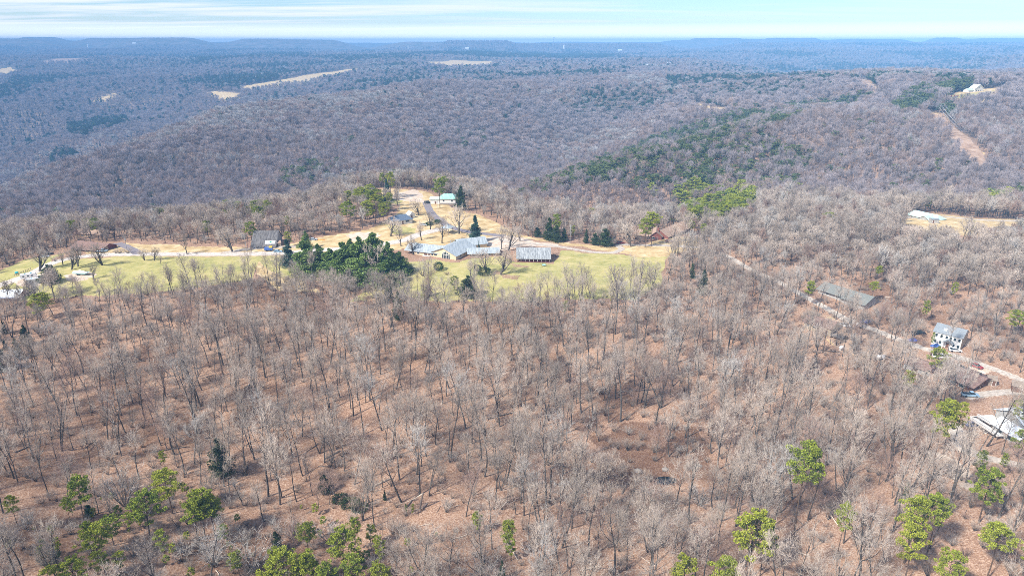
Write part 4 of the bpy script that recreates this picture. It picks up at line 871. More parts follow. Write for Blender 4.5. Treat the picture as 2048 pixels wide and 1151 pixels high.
# tan-roofed brick house
fr = Loc((1270, 478), (1338, 479)); c_ = building('tan_roofed_house', 'sprawling dark brick house under pinkish tan roofs and a brick chimney', fr)
block(c_, fr, 9, 2.7, 2.4, 'x', 'brownwall', 'tan_roof', L=fr.L * .36, hip=2.5, wins=[('f', 2, 1.1, 1.4, 1.1)])
block(c_, fr, 12, 2.8, 2.8, 'y', 'redbrick', 'tan_roof', x0=fr.L * .44, L=fr.L * .34, y0=-1, wins=[('f', fr.L * .5, 1.1, 1.6, 1.1)], doors=[('f', fr.L * .62, 1)])
f2 = Loc((1336, 478), (1380, 463)); block(c_, f2, 11, 2.8, 3.0, 'x', 'redbrick', 'tan_roof', wins=[('f', 3, 1.1, 1.6, 1.1), ('f', 8, 1.1, 1.6, 1.1)], doors=[('f', 6, 1)], chim=(-1, 6, 1.2))
# sage green roofed house with its shed
fr = Loc((1812, 436), (1872, 441)); c_ = building('sage_roofed_house', 'long house with pale sage-green metal roof at the edge of a dry clearing', fr)
block(c_, fr, 10, 2.8, 2.4, 'x', 'greywall', 'sage_roof', hip=2.5, wins=[('f', 3, 1.2, 1.4, 1.1), ('f', 9, 1.2, 1.4, 1.1)]); block(c_, fr, 8, 2.8, 2.2, 'y', 'greywall', 'sage_roof', x0=fr.L * .52, L=8, y0=-4, wins=[('f', fr.L * .6, 1.2, 1.0, 1.0)])
fr = Loc((1863, 447), (1877, 447)); c_ = building('garden_shed', 'small grey shed with flat dark roof before the sage-roofed house', fr, 'shed'); block(c_, fr, 4, 2.5, .4, 'x', 'greywall', 'slate_roof', o=.2, doors=[('f', .4, 1.0)])
fr = Loc((1800, 424), (1814, 423)); c_ = building('carport', 'small white-roofed carport beside the sage-roofed house', fr, 'carport'); post_row(c_, fr, (.1, fr.L - .1), .1, 2.3); post_row(c_, fr, (.1, fr.L - .1), 4.9, 2.3); B = MB(); gable_roof(B, fr.L, 5, 2.3, .7, 'x', .3); put(B, fr, c_).build('roof', M['white_roof'], c_)
fr = Loc((2008, 470), (2062, 472)); c_ = building('grey_green_house', 'low house with grey-green roof by the ridge road', fr); block(c_, fr, 9, 2.6, 1.8, 'x', 'tanwall', 'greygreen_roof', wins=[('f', 3, 1.1, 1.4, 1.1), ('f', 9, 1.1, 1.4, 1.1)])
# grey roofs in the woods by the road: one long house, two staggered wings
fr = Loc((1636, 585), (1688, 604)); c_ = building('woodland_house', 'long house of two staggered grey-green roofs deep among bare trees', fr)
block(c_, fr, 10, 2.8, 2.0, 'x', 'greywall', 'greygreen_roof', wins=[('f', 4, 1.1, 1.6, 1.1), ('f', 9, 1.1, 1.6, 1.1)], front=.6)
f2 = Loc((1682, 604), (1728, 620), fr.A.z - .3); block(c_, f2, 12, 2.8, 2.3, 'x', 'greywall', 'greygreen_roof', wins=[('f', 3, 1.1, 1.6, 1.1)], doors=[('f', 7, 1)], front=.6)
fr = Loc((1607, 655), (1660, 672)); c_ = building('leaf_strewn_house', 'tan house whose brown roof is strewn with leaves, on the wooded slope', fr)
block(c_, fr, 9, 3.4, 1.8, 'x', 'tanwall', 'brown_roof', wins=[('f', fr.L * k, 1.8, .9, .7) for k in (.12, .35, .62)], doors=[('f', fr.L * .8, 1.0)])
B = MB(); B.box(fr.L + .2, fr.L + 5.5, -1.2, 3.5, .6, .8); put(B, fr, c_).build('deck', M['wood'], c_); railing(c_, fr, fr.L + .2, fr.L + 5.5, -1.1, .8, m='greywall'); post_row(c_, fr, (fr.L + .4, fr.L + 5.3), -1, .6, m='wood')
# two-storey white house
fr = Loc((1862, 687), (1919, 701)); c_ = building('two_storey_house', 'white two-storey house with slate-blue roof and arched entry beside the gravel road', fr)
w2 = [('f', fr.L * u_, z_, .8, 1.2) for u_ in (.08, .26, .44, .58, .72, .88) for z_ in ((3.7,) if .4 < u_ < .6 else (1.1, 3.7))]
block(c_, fr, 8.5, 5.6, 2.2, 'x', 'whitewall', 'slate_roof', wins=w2 + [('r', 3, 3.7, .9, 1.2)], doors=[('f', fr.L * .50, 1.1)], o=.35, chim=None)
f2 = fr; B = MB(); gable_roof(B, 3.4, 1.8, 2.7, 1.3, 'y', .2, fr.L * .42, -2.0); put(B, fr, c_).build('porch_roof', M['slate_roof'], c_); post_row(c_, fr, (fr.L * .42 + .1, fr.L * .42 + 3.3), -1.9, 2.6)
B = MB(); B.box(fr.L * .3, fr.L * .3 + 1.2, 1.2, 1.9, 6.2, 7.2); put(B, fr, c_).build('roof_vent', M['trim'], c_)
B = MB(); B.box(fr.L + .01, fr.L + .06, 0, 8.5, -1.1, 5.5); put(B, fr, c_).build('end_wall_sheet', M['tanwall'], c_)  # thin tan sheet over the right gable end, darker than the front wall
# large brown roof
fr = Loc((1858, 752), (1944, 782)); c_ = building('brown_roofed_house', 'long low house with wide plum-brown roof among bare trees below the road', fr)
block(c_, fr, 13, 2.9, 2.0, 'x', 'brownwall', 'brown_roof', wins=[('f', fr.L * k, 1.1, 1.6, 1.1) for k in (.1, .3, .5, .7)], doors=[('f', fr.L * .4, 1.0)], o=.8)
for k in (.35, .75): B = MB(); B.box(fr.L * k, fr.L * k + 1.4, 7.6, 8.6, 4.3, 5.2); put(B, fr, c_).build('skylight', M['dark'], c_)
fr = Loc((1806, 736), (1850, 751)); c_ = building('workshop', 'smaller plum-brown roofed workshop with cluttered yard beside the long brown house', fr, 'shed'); block(c_, fr, 8, 2.6, 1.5, 'x', 'greywall', 'brown_roof', o=.6, doors=[('f', 3, 2.4)], wins=[('f', 8, 1.1, 1.4, 1)])
fr = Loc((1975, 770), (1992, 772)); c_ = building('tool_shed', 'small brown wooden shed beside the gravel drive', fr, 'shed'); block(c_, fr, 4, 2.2, .9, 'x', 'wood', 'wood', o=.3, doors=[('f', 1.2, 1)])
fr = Loc((2022, 782), (2066, 790)); c_ = building('plank_shed', 'long dark plank shed at the drive by the edge of the woods', fr, 'shed'); block(c_, fr, 5, 2.3, 1.0, 'x', 'brownwall', 'wood', o=.3, doors=[('f', 3, 2)])
# white-roofed house on the slope
fr = Loc((1989, 848), (2030, 868)); c_ = building('white_roofed_house', 'tall grey house with dazzling white metal roofs and a raised deck on the slope', fr)
f1 = Loc(fr.w(0, 0), fr.w(1, 0)); f1.L = 12
block(c_, f1, 10.5, 4.4, 2.6, 'y', 'greywall', 'white_roof', x0=-1.5, L=11, y0=1, wins=[('f', 2, 2.6, 1.4, 1.2), ('l', 4, 2.6, 1.4, 1.2), ('l', 7.5, 2.6, 1.2, 1.2)], o=.7)
block(c_, f1, 6, 3.4, 1.6, 'x', 'greywall', 'white_roof', x0=4, L=9, y0=-5.1, wins=[('f', 6, 1.3, 1.4, 1.2), ('f', 9.5, 1.3, 1.4, 1.2)], o=.7)
B = MB(); B.box(-2.5, 3.6, -4.6, .9, 1.9, 2.1); B.box(-1.5, 9, -8.2, -5.9, 1.9, 2.1); put(B, f1, c_).build('deck', M['concrete'], c_); railing(c_, f1, -1.5, 9, -8.1, 2.1, m='trim'); railing(c_, f1, -2.5, 3.6, -4.5, 2.1, m='trim')
post_row(c_, f1, (-2.3, 3.4), -4.4, 1.9, m='wood'); post_row(c_, f1, (-1.3, 4, 8.8), -8, 1.9, m='wood')
B = MB(); B.box(-5.5, -2.7, -4.4, 1, 0, .1);
for k in range(9): B.box(-5.4 + k * .3, -5.1 + k * .3, -3.6, -2.2, .12 + k * .2, .24 + k * .2)
put(B, f1, c_).build('stairs', M['concrete'], c_)
# the white house on the far hilltop
fr = Loc((1941, 185), (1966, 182)); c_ = building('hilltop_house', 'white gabled house with pale green trim on the far hilltop lawn', fr)
block(c_, fr, 9, 5.5, 5.5, 'y', 'whitewall', 'white_roof', L=fr.L * .7, x0=fr.L * .3, wins=[('f', fr.L * k, 1.6, 1.3, 1.5) for k in (.42, .6, .78)] + [('f', fr.L * .6, 5.8, 1.3, 1.4)], o=.8, mt='green'.replace('green', 'greywall')); block(c_, fr, 8, 3.0, 2.5, 'x', 'whitewall', 'sage_roof', L=fr.L * .38, x0=-fr.L * .1, y0=1.5)
fr = Loc((1963, 191), (1971, 190)); c_ = building('field_shed', 'tiny brown shed with pale end wall on the hilltop lawn', fr, 'shed'); block(c_, fr, 4, 2.4, 1.0, 'x', 'brownwall', 'metal_roof', o=.3)

# far-off small buildings and landmarks
def far_house(px, py, w, h, m, roof, label, name='distant_house'):
    p = Gp(px, py); a = empty(name, p); tag(a, label, 'house' if 'house' in name else 'building')
    F = Loc(Vector((p.x - w / 2, p.y, p.z)), Vector((p.x + w / 2, p.y, p.z))); F.A.z += 0
    W, Rf = MB(), MB(); gable_walls(W, w, w * .5, h, h * .4, 'x'); gable_roof(Rf, w, w * .5, h, h * .4, 'x', .6); put(W, F, a).build('wall', M[m], a); put(Rf, F, a).build('roof', M[roof], a); FOOT.append((p.x, p.y, w)); FOOT.append((p.x, p.y - w, w)); FOOT.append((p.x, p.y - 2 * w, w * .8))
for a in [(485,116,34,8,'whitewall','white_roof','white building cluster near the pine belt','distant_building'),
(934,99,30,10,'whitewall','white_roof','small white building beyond the dark pine belt','distant_building'),(1336,131,40,9,'whitewall','white_roof','white barn above the wooded hill, behind the dark pines','distant_barn'),
  (1240,103,34,12,'whitewall','white_roof','pale building on the plateau beyond the white tank','distant_building'),(1295,134,16,8,'whitewall','white_roof','tiny white hut close to the distant barn','distant_house'),(70,105,40,10,'whitewall','white_roof','tiny pale farmhouse on the far plateau beyond the long field','distant_house'),
  (1432,163,20,6,'tanwall','tan_roof','small tan cabin among the pines of the wooded hill','distant_house'),(1660,156,26,6,'whitewall','white_roof','low pale house on the hilltop at the head of the power line strip','distant_house'),(268,88,30,9,'whitewall','white_roof','white sheds below the long mesa','distant_building')]: far_house(*a)
def tower(px, pyb, pyt, w, label):
    p = Gp(px, pyb); h = 1.0
    while proj(p.x, p.y, p.z + h)[1] > pyt: h += 1
    a = tag(empty('water_tower', p), label, 'water tower'); B = MB(); B.tube_z([(w / 2, -3), (w / 2, h * .9)], 20, 0, (0, 0, 0)); B.build('tank', P_['white'], a)
    B = MB(); B.tube_z([(w / 2 + .1, h * .9), (w * .42, h * .96), (w * .2, h), (.1, h + .2)], 20, 0, (0, 0, 0)); B.build('cap', P_['white'], a)
tower(1128, 101, 90, 16, 'white cylindrical water tank standing on the far plateau'); tower(177, 97, 89, 18, 'white cylindrical water tank below the long mesa'); tower(817, 105, 92, 8, 'slim pale water tank above the far woods')
p = Gp(1107, 100); a = tag(empty('radio_mast', p), 'tall thin lattice radio mast rising above the horizon', 'mast'); h = 1
while proj(p.x, p.y, p.z + h)[1] > 75: h += 1
for j in range(3):
    t = j * 2.094; B = MB(); B.tube([Vector((2.4 * math.cos(t), 2.4 * math.sin(t), -2)), Vector((1.2 * math.cos(t), 1.2 * math.sin(t), h))], [.7, .7], 4); B.build('leg', M['steel'], a)
for k in range(12): z = h * (k + .5) / 12; B = MB(); B.tube_z([(2.4, z), (2.4, z + 1.2)], 3, 0, (0, 0, 0)); B.build('brace', M['steel'], a)
B = MB(); B.tube_z([(7, h - 5), (7, h)], 8, 0, (0, 0, 0)); B.build('antenna_platform', M['steel'], a)

# ---------------------------------------------------------------- power line, poles
def pylon(px, py, h, w, label, ang=.5):
    p = Gp(px, py); a = tag(empty('transmission_pylon', p, ang), label, 'pylon', 'H-frame pylons along the cleared strip')
    for s in (-1, 1): B = MB(); B.tube([Vector((s * w / 2, 0, -1)), Vector((s * w / 2, 0, h))], [.35, .28], 6); B.build('leg', M['wood'], a)
    B = MB(); B.box(-w * .95, w * .95, -.2, .2, h - 2.6, h - 2.1); B.build('crossarm', M['steel'], a); B = MB(); B.tube([Vector((-w / 2, 0, h * .45)), Vector((w / 2, 0, h * .8))], [.15, .15], 4); B.tube([Vector((w / 2, 0, h * .45)), Vector((-w / 2, 0, h * .8))], [.15, .15], 4); B.build('brace', M['wood'], a)
    return [p + Vector((math.cos(ang) * x, math.sin(ang) * x, h - 3.4)) for x in (-w * .9, 0, w * .9)] + [p + Vector((math.cos(ang) * x, math.sin(ang) * x, h)) for x in (-w / 2, w / 2)]
A1 = pylon(1826, 214, 17, 8, 'weathered H-frame pylon on the crest, farther of the near pair'); A2 = pylon(1880, 236, 17, 8, 'weathered H-frame pylon at the head of the cleared strip'); A0 = pylon(1716, 166, 17, 8, 'faint H-frame pylon at the far hilltop clearing')
A3 = [Vector(ray(2150, 352 + k * 7)) * 560 + Vector((0, 0, CAM_H)) for k in range(5)]
B = MB()
def cable(a, b, sag, lab, r=.11):
    B = MB(); P = [a.lerp(b, t / 14) - Vector((0, 0, sag * 4 * (t / 14) * (1 - t / 14))) for t in range(15)]; B.tube(P, [r] * 15, 4); o = B.build('power_cable', M['steel']); tag(o, lab, 'cable', 'cables strung between the pylons')
_w5 = ('first', 'second', 'third', 'fourth', 'fifth')
for k in range(5):
    cable(A2[k], A3[k], 16, f'{_w5[k]} pale cable from the top in the long span over the bare woods', .22 if k < 3 else .12); cable(A1[k], A2[k], 2, f'{_w5[k]} short cable between the two pylons on the crest'); cable(A0[k], A1[k], 14, f'{_w5[k]} faint cable sagging over the valley to the far pylon')
def pole(px, py, pt, label, arm=True):
    p = Gp(px, py); h = 5.0
    while proj(p.x, p.y, p.z + h)[1] > pt: h += .3
    a = tag(empty('utility_pole', p), label, 'pole', 'wooden utility poles along the drives'); B = MB(); B.tube([Vector((0, 0, -.5)), Vector((0, 0, h))], [.18, .12], 6); B.build('mast', M['greywall'], a)
    if arm: B = MB(); B.box(-1.1, 1.1, -.08, .08, h - .9, h - .75); B.build('crossarm', M['greywall'], a)
    if arm: B = MB(); B.tube_z([(.22, h - 2.6), (.22, h - 1.5)], 8, 0, (.35, 0, 0)); B.build('transformer', M['steel'], a)
    return p + Vector((0, 0, h - .7))
q1 = pole(1140, 487, 449, 'pale wooden utility pole beside the dark cedars'); q2 = pole(253, 497, 472, 'grey utility pole beside the paved driveway'); q3 = pole(876, 424, 401, 'thin pole on the dry slope below the green-roofed house', False); q4 = pole(799, 420, 372, 'thin bare pole rising behind the blue-roofed cottage', False)
q5 = pole(493, 502, 470, 'plain grey pole at the barn', False)
for i, (a_, b_, l_) in enumerate(((q2, q5, 'thin wire from the driveway pole to the barn'), (q1, Gp(1032, 500) + Vector((0, 0, 5)), 'thin wire from the cedar pole to the guest cabin'))):
    B = MB(); P = [Vector(a_).lerp(Vector(b_), t / 10) - Vector((0, 0, 1.2 * 4 * (t / 10) * (1 - t / 10))) for t in range(11)]; B.tube(P, [.022] * 11, 4); tag(B.build('overhead_wire', M['greywall']), l_, 'wire')

# ---------------------------------------------------------------- vehicles
def wheels(root, xs, y, r, w=.24):
    for x in xs:
        for s in (-1, 1):
            B = MB(); n = 12; vs = []
            for yy in (y * s - w / 2, y * s + w / 2):
                for j in range(n): vs.append((x + r * math.cos(6.2832 * j / n), yy, r + r * math.sin(6.2832 * j / n)))
            B.add(vs, [tuple(range(n)), tuple(range(2 * n - 1, n - 1, -1))] + [(j, j + n, (j + 1) % n + n, (j + 1) % n) for j in range(n)]); B.build('wheel', M['dark'], root)
def prism(B, prof, w0, w1=None):
    n = len(prof); w1 = w1 or w0; ws = [w0 if z < .95 else w1 for x, z in prof]
    B.add([(x, -w, z) for (x, z), w in zip(prof, ws)] + [(x, w, z) for (x, z), w in zip(prof, ws)], [tuple(range(n)), tuple(range(2 * n - 1, n - 1, -1))] + [(j, j + n, (j + 1) % n + n, (j + 1) % n) for j in range(n)])
def car(px, py, deg, col, label, kind='car'):
    p = Gp(px, py); a = tag(empty({'car': 'parked_car', 'truck': 'pickup_truck', 'van': 'parked_van'}[kind], p, math.radians(deg)), label, {'car': 'car', 'truck': 'pickup truck', 'van': 'van'}[kind])
    B, Cb = MB(), MB()
    if kind == 'car': prism(B, [(-2.2, .3), (2.2, .3), (2.25, .65), (1.2, .92), (-2.1, .94), (-2.3, .7)], .88); prism(Cb, [(-1.9, .9), (1.1, .9), (.4, 1.42), (-1.3, 1.44)], .84, .68); rf = (-1.25, .35)
    elif kind == 'truck': prism(B, [(-2.7, .45), (2.6, .45), (2.65, .9), (1.4, 1.1), (-2.7, 1.1)], .95); prism(Cb, [(-.4, 1.1), (1.5, 1.1), (.9, 1.75), (-.3, 1.78)], .9, .74); rf = (-.25, .85)
    else: prism(B, [(-2.5, .35), (2.4, .35), (2.45, .9), (1.9, 1.1), (-2.5, 1.1)], .95); prism(Cb, [(-2.45, 1.1), (1.8, 1.1), (1.1, 1.9), (-2.35, 1.95)], .93, .8); rf = (-2.3, 1.05)
    B.build('body', P_[col], a); Cb.build('window', M['glass'], a); h = {'car': 1.44, 'truck': 1.78, 'van': 1.95}[kind]; B = MB(); B.box(rf[0], rf[1], -.66, .66, h - .01, h + .05); B.build('roof', P_[col], a)
    if kind == 'truck': B = MB(); B.box(-2.6, -.5, -.8, .8, 1.11, 1.14); B.build('bed', M['dark'], a)
    wheels(a, (-1.4, 1.4) if kind == 'car' else (-1.7, 1.6), .84, .33 if kind == 'car' else .4)
    return a
car(556, 504, 4, 'ltblue', 'pale blue sedan parked on the drive by the dark spruce'); car(627, 480, 10, 'silver', 'silver car parked at the edge of the dry slope'); car(847, 451, -5, 'silver', 'silver sedan parked on grass beside the blue-roofed cottage')
car(1952, 734, -60, 'red', 'dark red hatchback parked beside the gravel road'); car(1837, 668, -8, 'black', 'black pickup parked beside the two-storey white house', 'truck'); car(855, 407, 20, 'black', 'dark van at the end of the paved lane', 'van')
car(1690, 652, -35, 'white', 'white car beside the leaf-strewn brown roof'); car(1985, 458 + 5, 5, 'silver', 'silver pickup under bare trees by the grey-green roof', 'truck'); car(2000, 465, 5, 'white', 'white van next to the silver pickup by the grey-green roof', 'van')
car(1940, 792, -10, 'ltblue', 'blue-grey pickup on the gravel drive above the white roof', 'truck'); car(205, 503.5, 0, 'ltblue', 'pale blue pickup outside the red-brown brick house', 'truck'); car(90, 514, 12, 'silver', 'silver sedan parked by the grey round bush'); car(1910, 702, -15, 'white', 'white sedan before the two-storey white house')
car(2003, 183, 0, 'ltblue', 'tiny blue car on the hilltop drive'); car(2032, 181, 0, 'black', 'tiny dark car farther along the hilltop drive'); car(1238 + 100, 484, 0, 'red', 'small red car in front of the tan-roofed house'); car(1241, 487, 10, 'red', 'dark red car beside the two cedars at the bend'); car(1945, 851, 0, 'blue', 'blue car parked below the white-roofed house')
car(98, 509, 12, 'black', 'dark sedan just beyond the silver one by the bush'); car(1880, 716, -20, 'white', 'white pickup on the road shoulder below the two-storey house', 'truck')
def camper(px, py, deg, L, label):
    p = Gp(px, py); a = tag(empty('camper_trailer', p, math.radians(deg)), label, 'camper', 'white campers on the gravel yard'); B = MB(); prism(B, [(-L / 2, .6), (L / 2, .6), (L / 2 + .3, 1.4), (L / 2 - .1, 2.7), (-L / 2, 2.8)], 1.25); B.build('body', P_['white'], a)
    for x in (-L * .3, 0, L * .25):
        for s in (-1, 1): B = MB(); B.box(x - .4, x + .4, s * 1.26 - .02, s * 1.26 + .02, 1.5, 2.1); B.build('window', M['glass'], a)
    for x in (-L * .2, L * .2): B = MB(); B.box(x - .3, x + .3, -.3, .3, 2.8, 3.0); B.build('roof_vent', P_['teal'], a)
    B = MB(); B.box(L / 2 + .2, L / 2 + 1.5, -.06, .06, .5, .62); B.build('hitch', M['dark'], a); wheels(a, (-.5, .5), 1.15, .36)
camper(58, 557, 30, 6.5, 'smaller white camper on the gravel, nearer the driveway'); camper(74, 566, 36, 8.5, 'longer white camper with teal roof vents beside the dark cedar')
p = Gp(162, 549); a = tag(empty('covered_boat', p, math.radians(-8)), 'boat under a pale blue-white cover on its trailer on the lawn', 'boat'); B = MB(); prism(B, [(-3.6, .7), (3.0, .7), (4.1, 1.3), (-3.7, 1.3)], 1.0, 1.3); B.build('hull', P_['cyan'], a)
B = MB(); B.add([(-3.8, -1.35, 1.3), (4.0, -.5, 1.35), (4.0, .5, 1.35), (-3.8, 1.35, 1.3), (-3.6, 0, 1.9), (0, 0, 2.5), (3.6, 0, 1.6)], [(0, 1, 6, 5), (0, 5, 4), (2, 3, 5, 6), (3, 4, 5), (1, 2, 6), (0, 4, 3)]); B.build('cover', P_['white'], a); wheels(a, (-1.2, -.4), .95, .35); B = MB(); B.box(-2, 5, -.08, .08, .45, .6); B.build('trailer_beam', M['dark'], a)

# ---------------------------------------------------------------- yard things
def heap(px, py, w, h, m, name, label, cat, n=9, seed=1):
    R = random.Random(seed); B = MB(); k = 16; c = Gp(px, py)
    for j in range(4):
        for i in range(k): t = 6.283 * i / k; r = w * (1 - j / 4.2) * R.uniform(.75, 1.15); B.v.append((r * math.cos(t), r * .6 * math.sin(t), h * j / 3.2 * R.uniform(.8, 1.2) - (.2 if j == 0 else 0)))
    for j in range(3):
        for i in range(k): B.f.append((j * k + i, j * k + (i + 1) % k, (j + 1) * k + (i + 1) % k, (j + 1) * k + i)); B.m.append(0)
    B.f.append(tuple(3 * k + i for i in range(k))); B.m.append(0); o = B.build(name, m); o.location = c; return tag(o, label, cat)
heap(1826, 680, 2.2, .9, P_['violet'], 'blue_tarp', 'rumpled violet-blue tarp by the black pickup', 'tarp', seed=2); heap(1872, 691, 2.3, .8, P_['blue'], 'blue_tarp', 'bright blue tarp heap before the white two-storey house', 'tarp', seed=3); heap(1733, 642, 2.6, .6, P_['violet'], 'blue_tarp', 'violet-blue tarp beside the gravel road', 'tarp', seed=4)
heap(1850, 684, 2.0, .5, M['tan_roof'], 'yellow_tarp', 'yellowish heap of boards and tarps between the blue tarps', 'tarp', seed=5); heap(82, 590, 2.6, .7, P_['red'], 'red_tarp', 'red and orange clutter beside the white-roofed brick house', 'tarp', seed=6); heap(643, 480, 2.6, .5, P_['orange'], 'orange_tarp', 'orange sheet lying beside the silver car', 'tarp', seed=7)
def drum(px, py, L, r, m, name, label, cat, deg=0):
    p = Gp(px, py); a = tag(empty(name, p, math.radians(deg)), label, cat); B = MB(); pr = [(-L / 2, .05), (-L / 2 + r * .4, r * .8), (-L / 2 + r, r), (L / 2 - r, r), (L / 2 - r * .4, r * .8), (L / 2, .05)]; n = 12
    for x, q in pr:
        for j in range(n): B.v.append((x, q * math.cos(6.2832 * j / n), r + .35 + q * math.sin(6.2832 * j / n)))
    for i in range(len(pr) - 1):
        for j in range(n): B.f.append((i * n + j, i * n + (j + 1) % n, (i + 1) * n + (j + 1) % n, (i + 1) * n + j)); B.m.append(0)
    B.build('tank', m, a)
    for x in (-L * .3, L * .3): B = MB(); B.box(x - .1, x + .1, -r * .7, r * .7, -.2, .5); B.build('foot', M['concrete'], a)
drum(1760, 718, 3.6, .8, P_['white'], 'propane_tank', 'white propane tank on bare leafy ground below the road', 'tank', 0); drum(1682, 699, 2.2, .7, P_['white'], 'propane_tank', 'small round white tank in the shade of bare trees', 'tank', 30); drum(34, 548, 1.8, .55, P_['teal'], 'water_trough', 'small teal trough on the grass near the campers', 'trough', 20)
def bin_(px, py, col, label, lid='yellow'):
    p = Gp(px, py); a = tag(empty('utility_trailer', p, .1), label, 'trailer'); B = MB(); B.box(-2.2, 2.2, -1.1, 1.1, .5, 1.9); B.build('box', P_[col], a); B = MB(); B.box(.3, 2.0, -1.0, 1.0, 1.9, 2.5); B.build('load', P_[lid], a); wheels(a, (-1.2, 1.2), 1.1, .4)
bin_(538, 501, 'blue', 'dark blue trailer with a yellow load beside the barn'); 
p = Gp(1088, 532); a = tag(empty('garden_swing', p, .2), 'small dark frame with a seat on the lawn below the cabin', 'swing'); 
for s in (-1, 1): B = MB(); B.tube([Vector((s * 1.1, -.8, -.2)), Vector((s * 1.0, 0, 2.0)), Vector((s * 1.1, .8, -.2))], [.07] * 3, 5); B.build('leg', M['dark'], a)
B = MB(); B.box(-1.05, 1.05, -.06, .06, 1.95, 2.07); B.build('top_bar', M['dark'], a); B = MB(); B.box(-.8, .8, -.3, .3, .5, .6); B.box(-.8, .8, .28, .36, .6, 1.1); B.build('seat', P_['cyan'], a)
# fence posts and rails by the hilltop drive; table and chairs
p = Gp(1937, 194)
for i, (a_, b_) in enumerate(((1899, 194.5), (1912, 194))):
    p = Gp(a_, b_); a = tag(empty('farm_wagon', p), ('dark red wagon at the near edge of the hilltop lawn', 'dark red wagon next to the grey heap on the hilltop lawn')[i], 'wagon'); B = MB(); B.box(-2.6, 2.6, -1.1, 1.1, .8, 1.5); B.box(-2.6, -2.3, -1.1, 1.1, 1.5, 2.6); B.box(2.3, 2.6, -1.1, 1.1, 1.5, 2.6); B.build('bed', P_['red'], a); wheels(a, (-1.8, 1.8), 1.1, .5)
def fence(A, B_, n, h, label):
    A, B_ = Gp(*A), Gp(*B_); a = tag(empty('rail_fence', A), label, 'fence'); P = []
    for i in range(n + 1):
        q = A.lerp(B_, i / n); q.z = Gz1(q.x, q.y); P.append(q - A); b = MB(); b.box(P[-1].x - .07, P[-1].x + .07, P[-1].y - .07, P[-1].y + .07, P[-1].z - .3, P[-1].z + h); b.build('post', M['wood'], a)
    for z in (h * .5, h * .9): b = MB(); b.tube([q + Vector((0, 0, z)) for q in P], [.05] * len(P), 4, 0); b.build('rail', M['wood'], a)
fence((1988, 176), (2040, 178), 10, 1.6, 'pale rail fence along the hilltop drive'); fence((30, 553), (62, 540), 9, 1.3, 'sparse fence between the grass and the gravel yard'); fence((0, 590), (28, 582), 6, 1.4, 'dark fence behind the white-roofed brick house'); fence((1010, 526), (1032, 523), 5, 1.2, 'short fence at the end of the guest cabin')
# logs on the forest floor and the pool in the hollow
def log(a_, b_, r, m, label, br=2, seed=0):
    A, B_ = Gp(*a_), Gp(*b_); R = random.Random(seed); n = 6; P = []
    for i in range(n + 1): q = A.lerp(B_, i / n); q.z = Gz1(q.x, q.y) + r * .8; P.append(q - A)
    o = tag(empty('fallen_log', A), label, 'log'); T = MB(); T.tube(P, [r * (1 - .5 * i / n) for i in range(n + 1)], 7); T.build('stem', m, o)
    for k in range(br): q = P[3 + k]; d = Vector((R.uniform(-1, 1), R.uniform(-1, 1), .5)).normalized(); b = MB(); b.tube([q, q + d * 1.6, q + d * 2.6 + Vector((0, 0, .5))], [r * .35, r * .25, .03], 4); b.build('branch', m, o)
LOGS = [((735,978),(782,957),.3,M['logpale'],'pale barkless log lying on the brown leaves'),((1010,1075),(1035,1120),.25,M['logpale'],'slanting pale log behind the pine pair'),((215,730),(290,722),.3,M['logbark'],'long dark log among the trunks on the upper slope'),((545,852),(600,840),.25,M['logbark'],'dark fallen log above the lone cedar'),
 ((905,804),(990,790),.28,M['logbark'],'long dark log across the middle slope'),((975,838),(1030,824),.25,M['logbark'],'curving dark log just below the long dark log'),((1240,784),(1320,778),.24,M['logbark'],'dark log lying level on the bank above the hollow'),((1755,706),(1800,722),.2,M['logbark'],'thin log beside the white propane tank'),((1640,700),(1690,706),.22,M['logbark'],'dark log below the leaf-strewn house'),
 ((300,905),(375,893),.2,M['logbark'],'thin dark log beside the small pine top'),((930,868),(985,900),.2,M['logbark'],'bent dark log on open leaves above the pool'),((1845,965),(1905,940),.28,M['logbark'],'grey log across the pale bare bank'),((680,902),(650,918),.25,M['logbark'],'short dark log a little past the lone cedar'),((30,905),(65,890),.2,M['logbark'],'leaning thin log at the edge of the slope')]
for i, (a_, b_, r, m_, l_) in enumerate(LOGS): log(a_, b_, r * 1.2, m_, l_, 2, i)
B = MB(); cpts = []
PL = [Gp(a, b) for a, b in ((1280,944),(1300,938),(1325,936),(1350,936),(1370,938),(1388,940),(1392,950),(1372,962),(1345,970),(1320,971),(1298,964),(1282,954))]
zz_ = Gz1(*POOL) + .85; cc = sum(PL, Vector()) / len(PL); B.add([(cc.x, cc.y, zz_)] + [(q.x, q.y, zz_) for q in PL], [(0, i + 1, (i + 1) % len(PL) + 1) for i in range(len(PL))]); tag(B.build('stream_pool', M['pool']), 'dark still pool in the stream bed of the hollow', kind='structure')
FOOT.append((cc.x, cc.y, 4.5))
def rock(px, py, s, label, seed):
    R = random.Random(seed); B = MB(); n = 8; c = Gp(px, py)
    for j, (q, z) in enumerate(((1, -.2), (1.05, .35), (.7, .75), (.2, .9))):
        for i in range(n): t = 6.283 * i / n; k = q * s * R.uniform(.8, 1.2); B.v.append((k * math.cos(t) * 1.4, k * math.sin(t), z * s * R.uniform(.85, 1.1)))
    for j in range(3):
        for i in range(n): B.f.append((j * n + i, j * n + (i + 1) % n, (j + 1) * n + (i + 1) % n, (j + 1) * n + i)); B.m.append(0)
    B.f.append(tuple(3 * n + i for i in range(n))); B.m.append(0); o = B.build('boulder', M['stone']); o.location = c; tag(o, label, 'boulder')
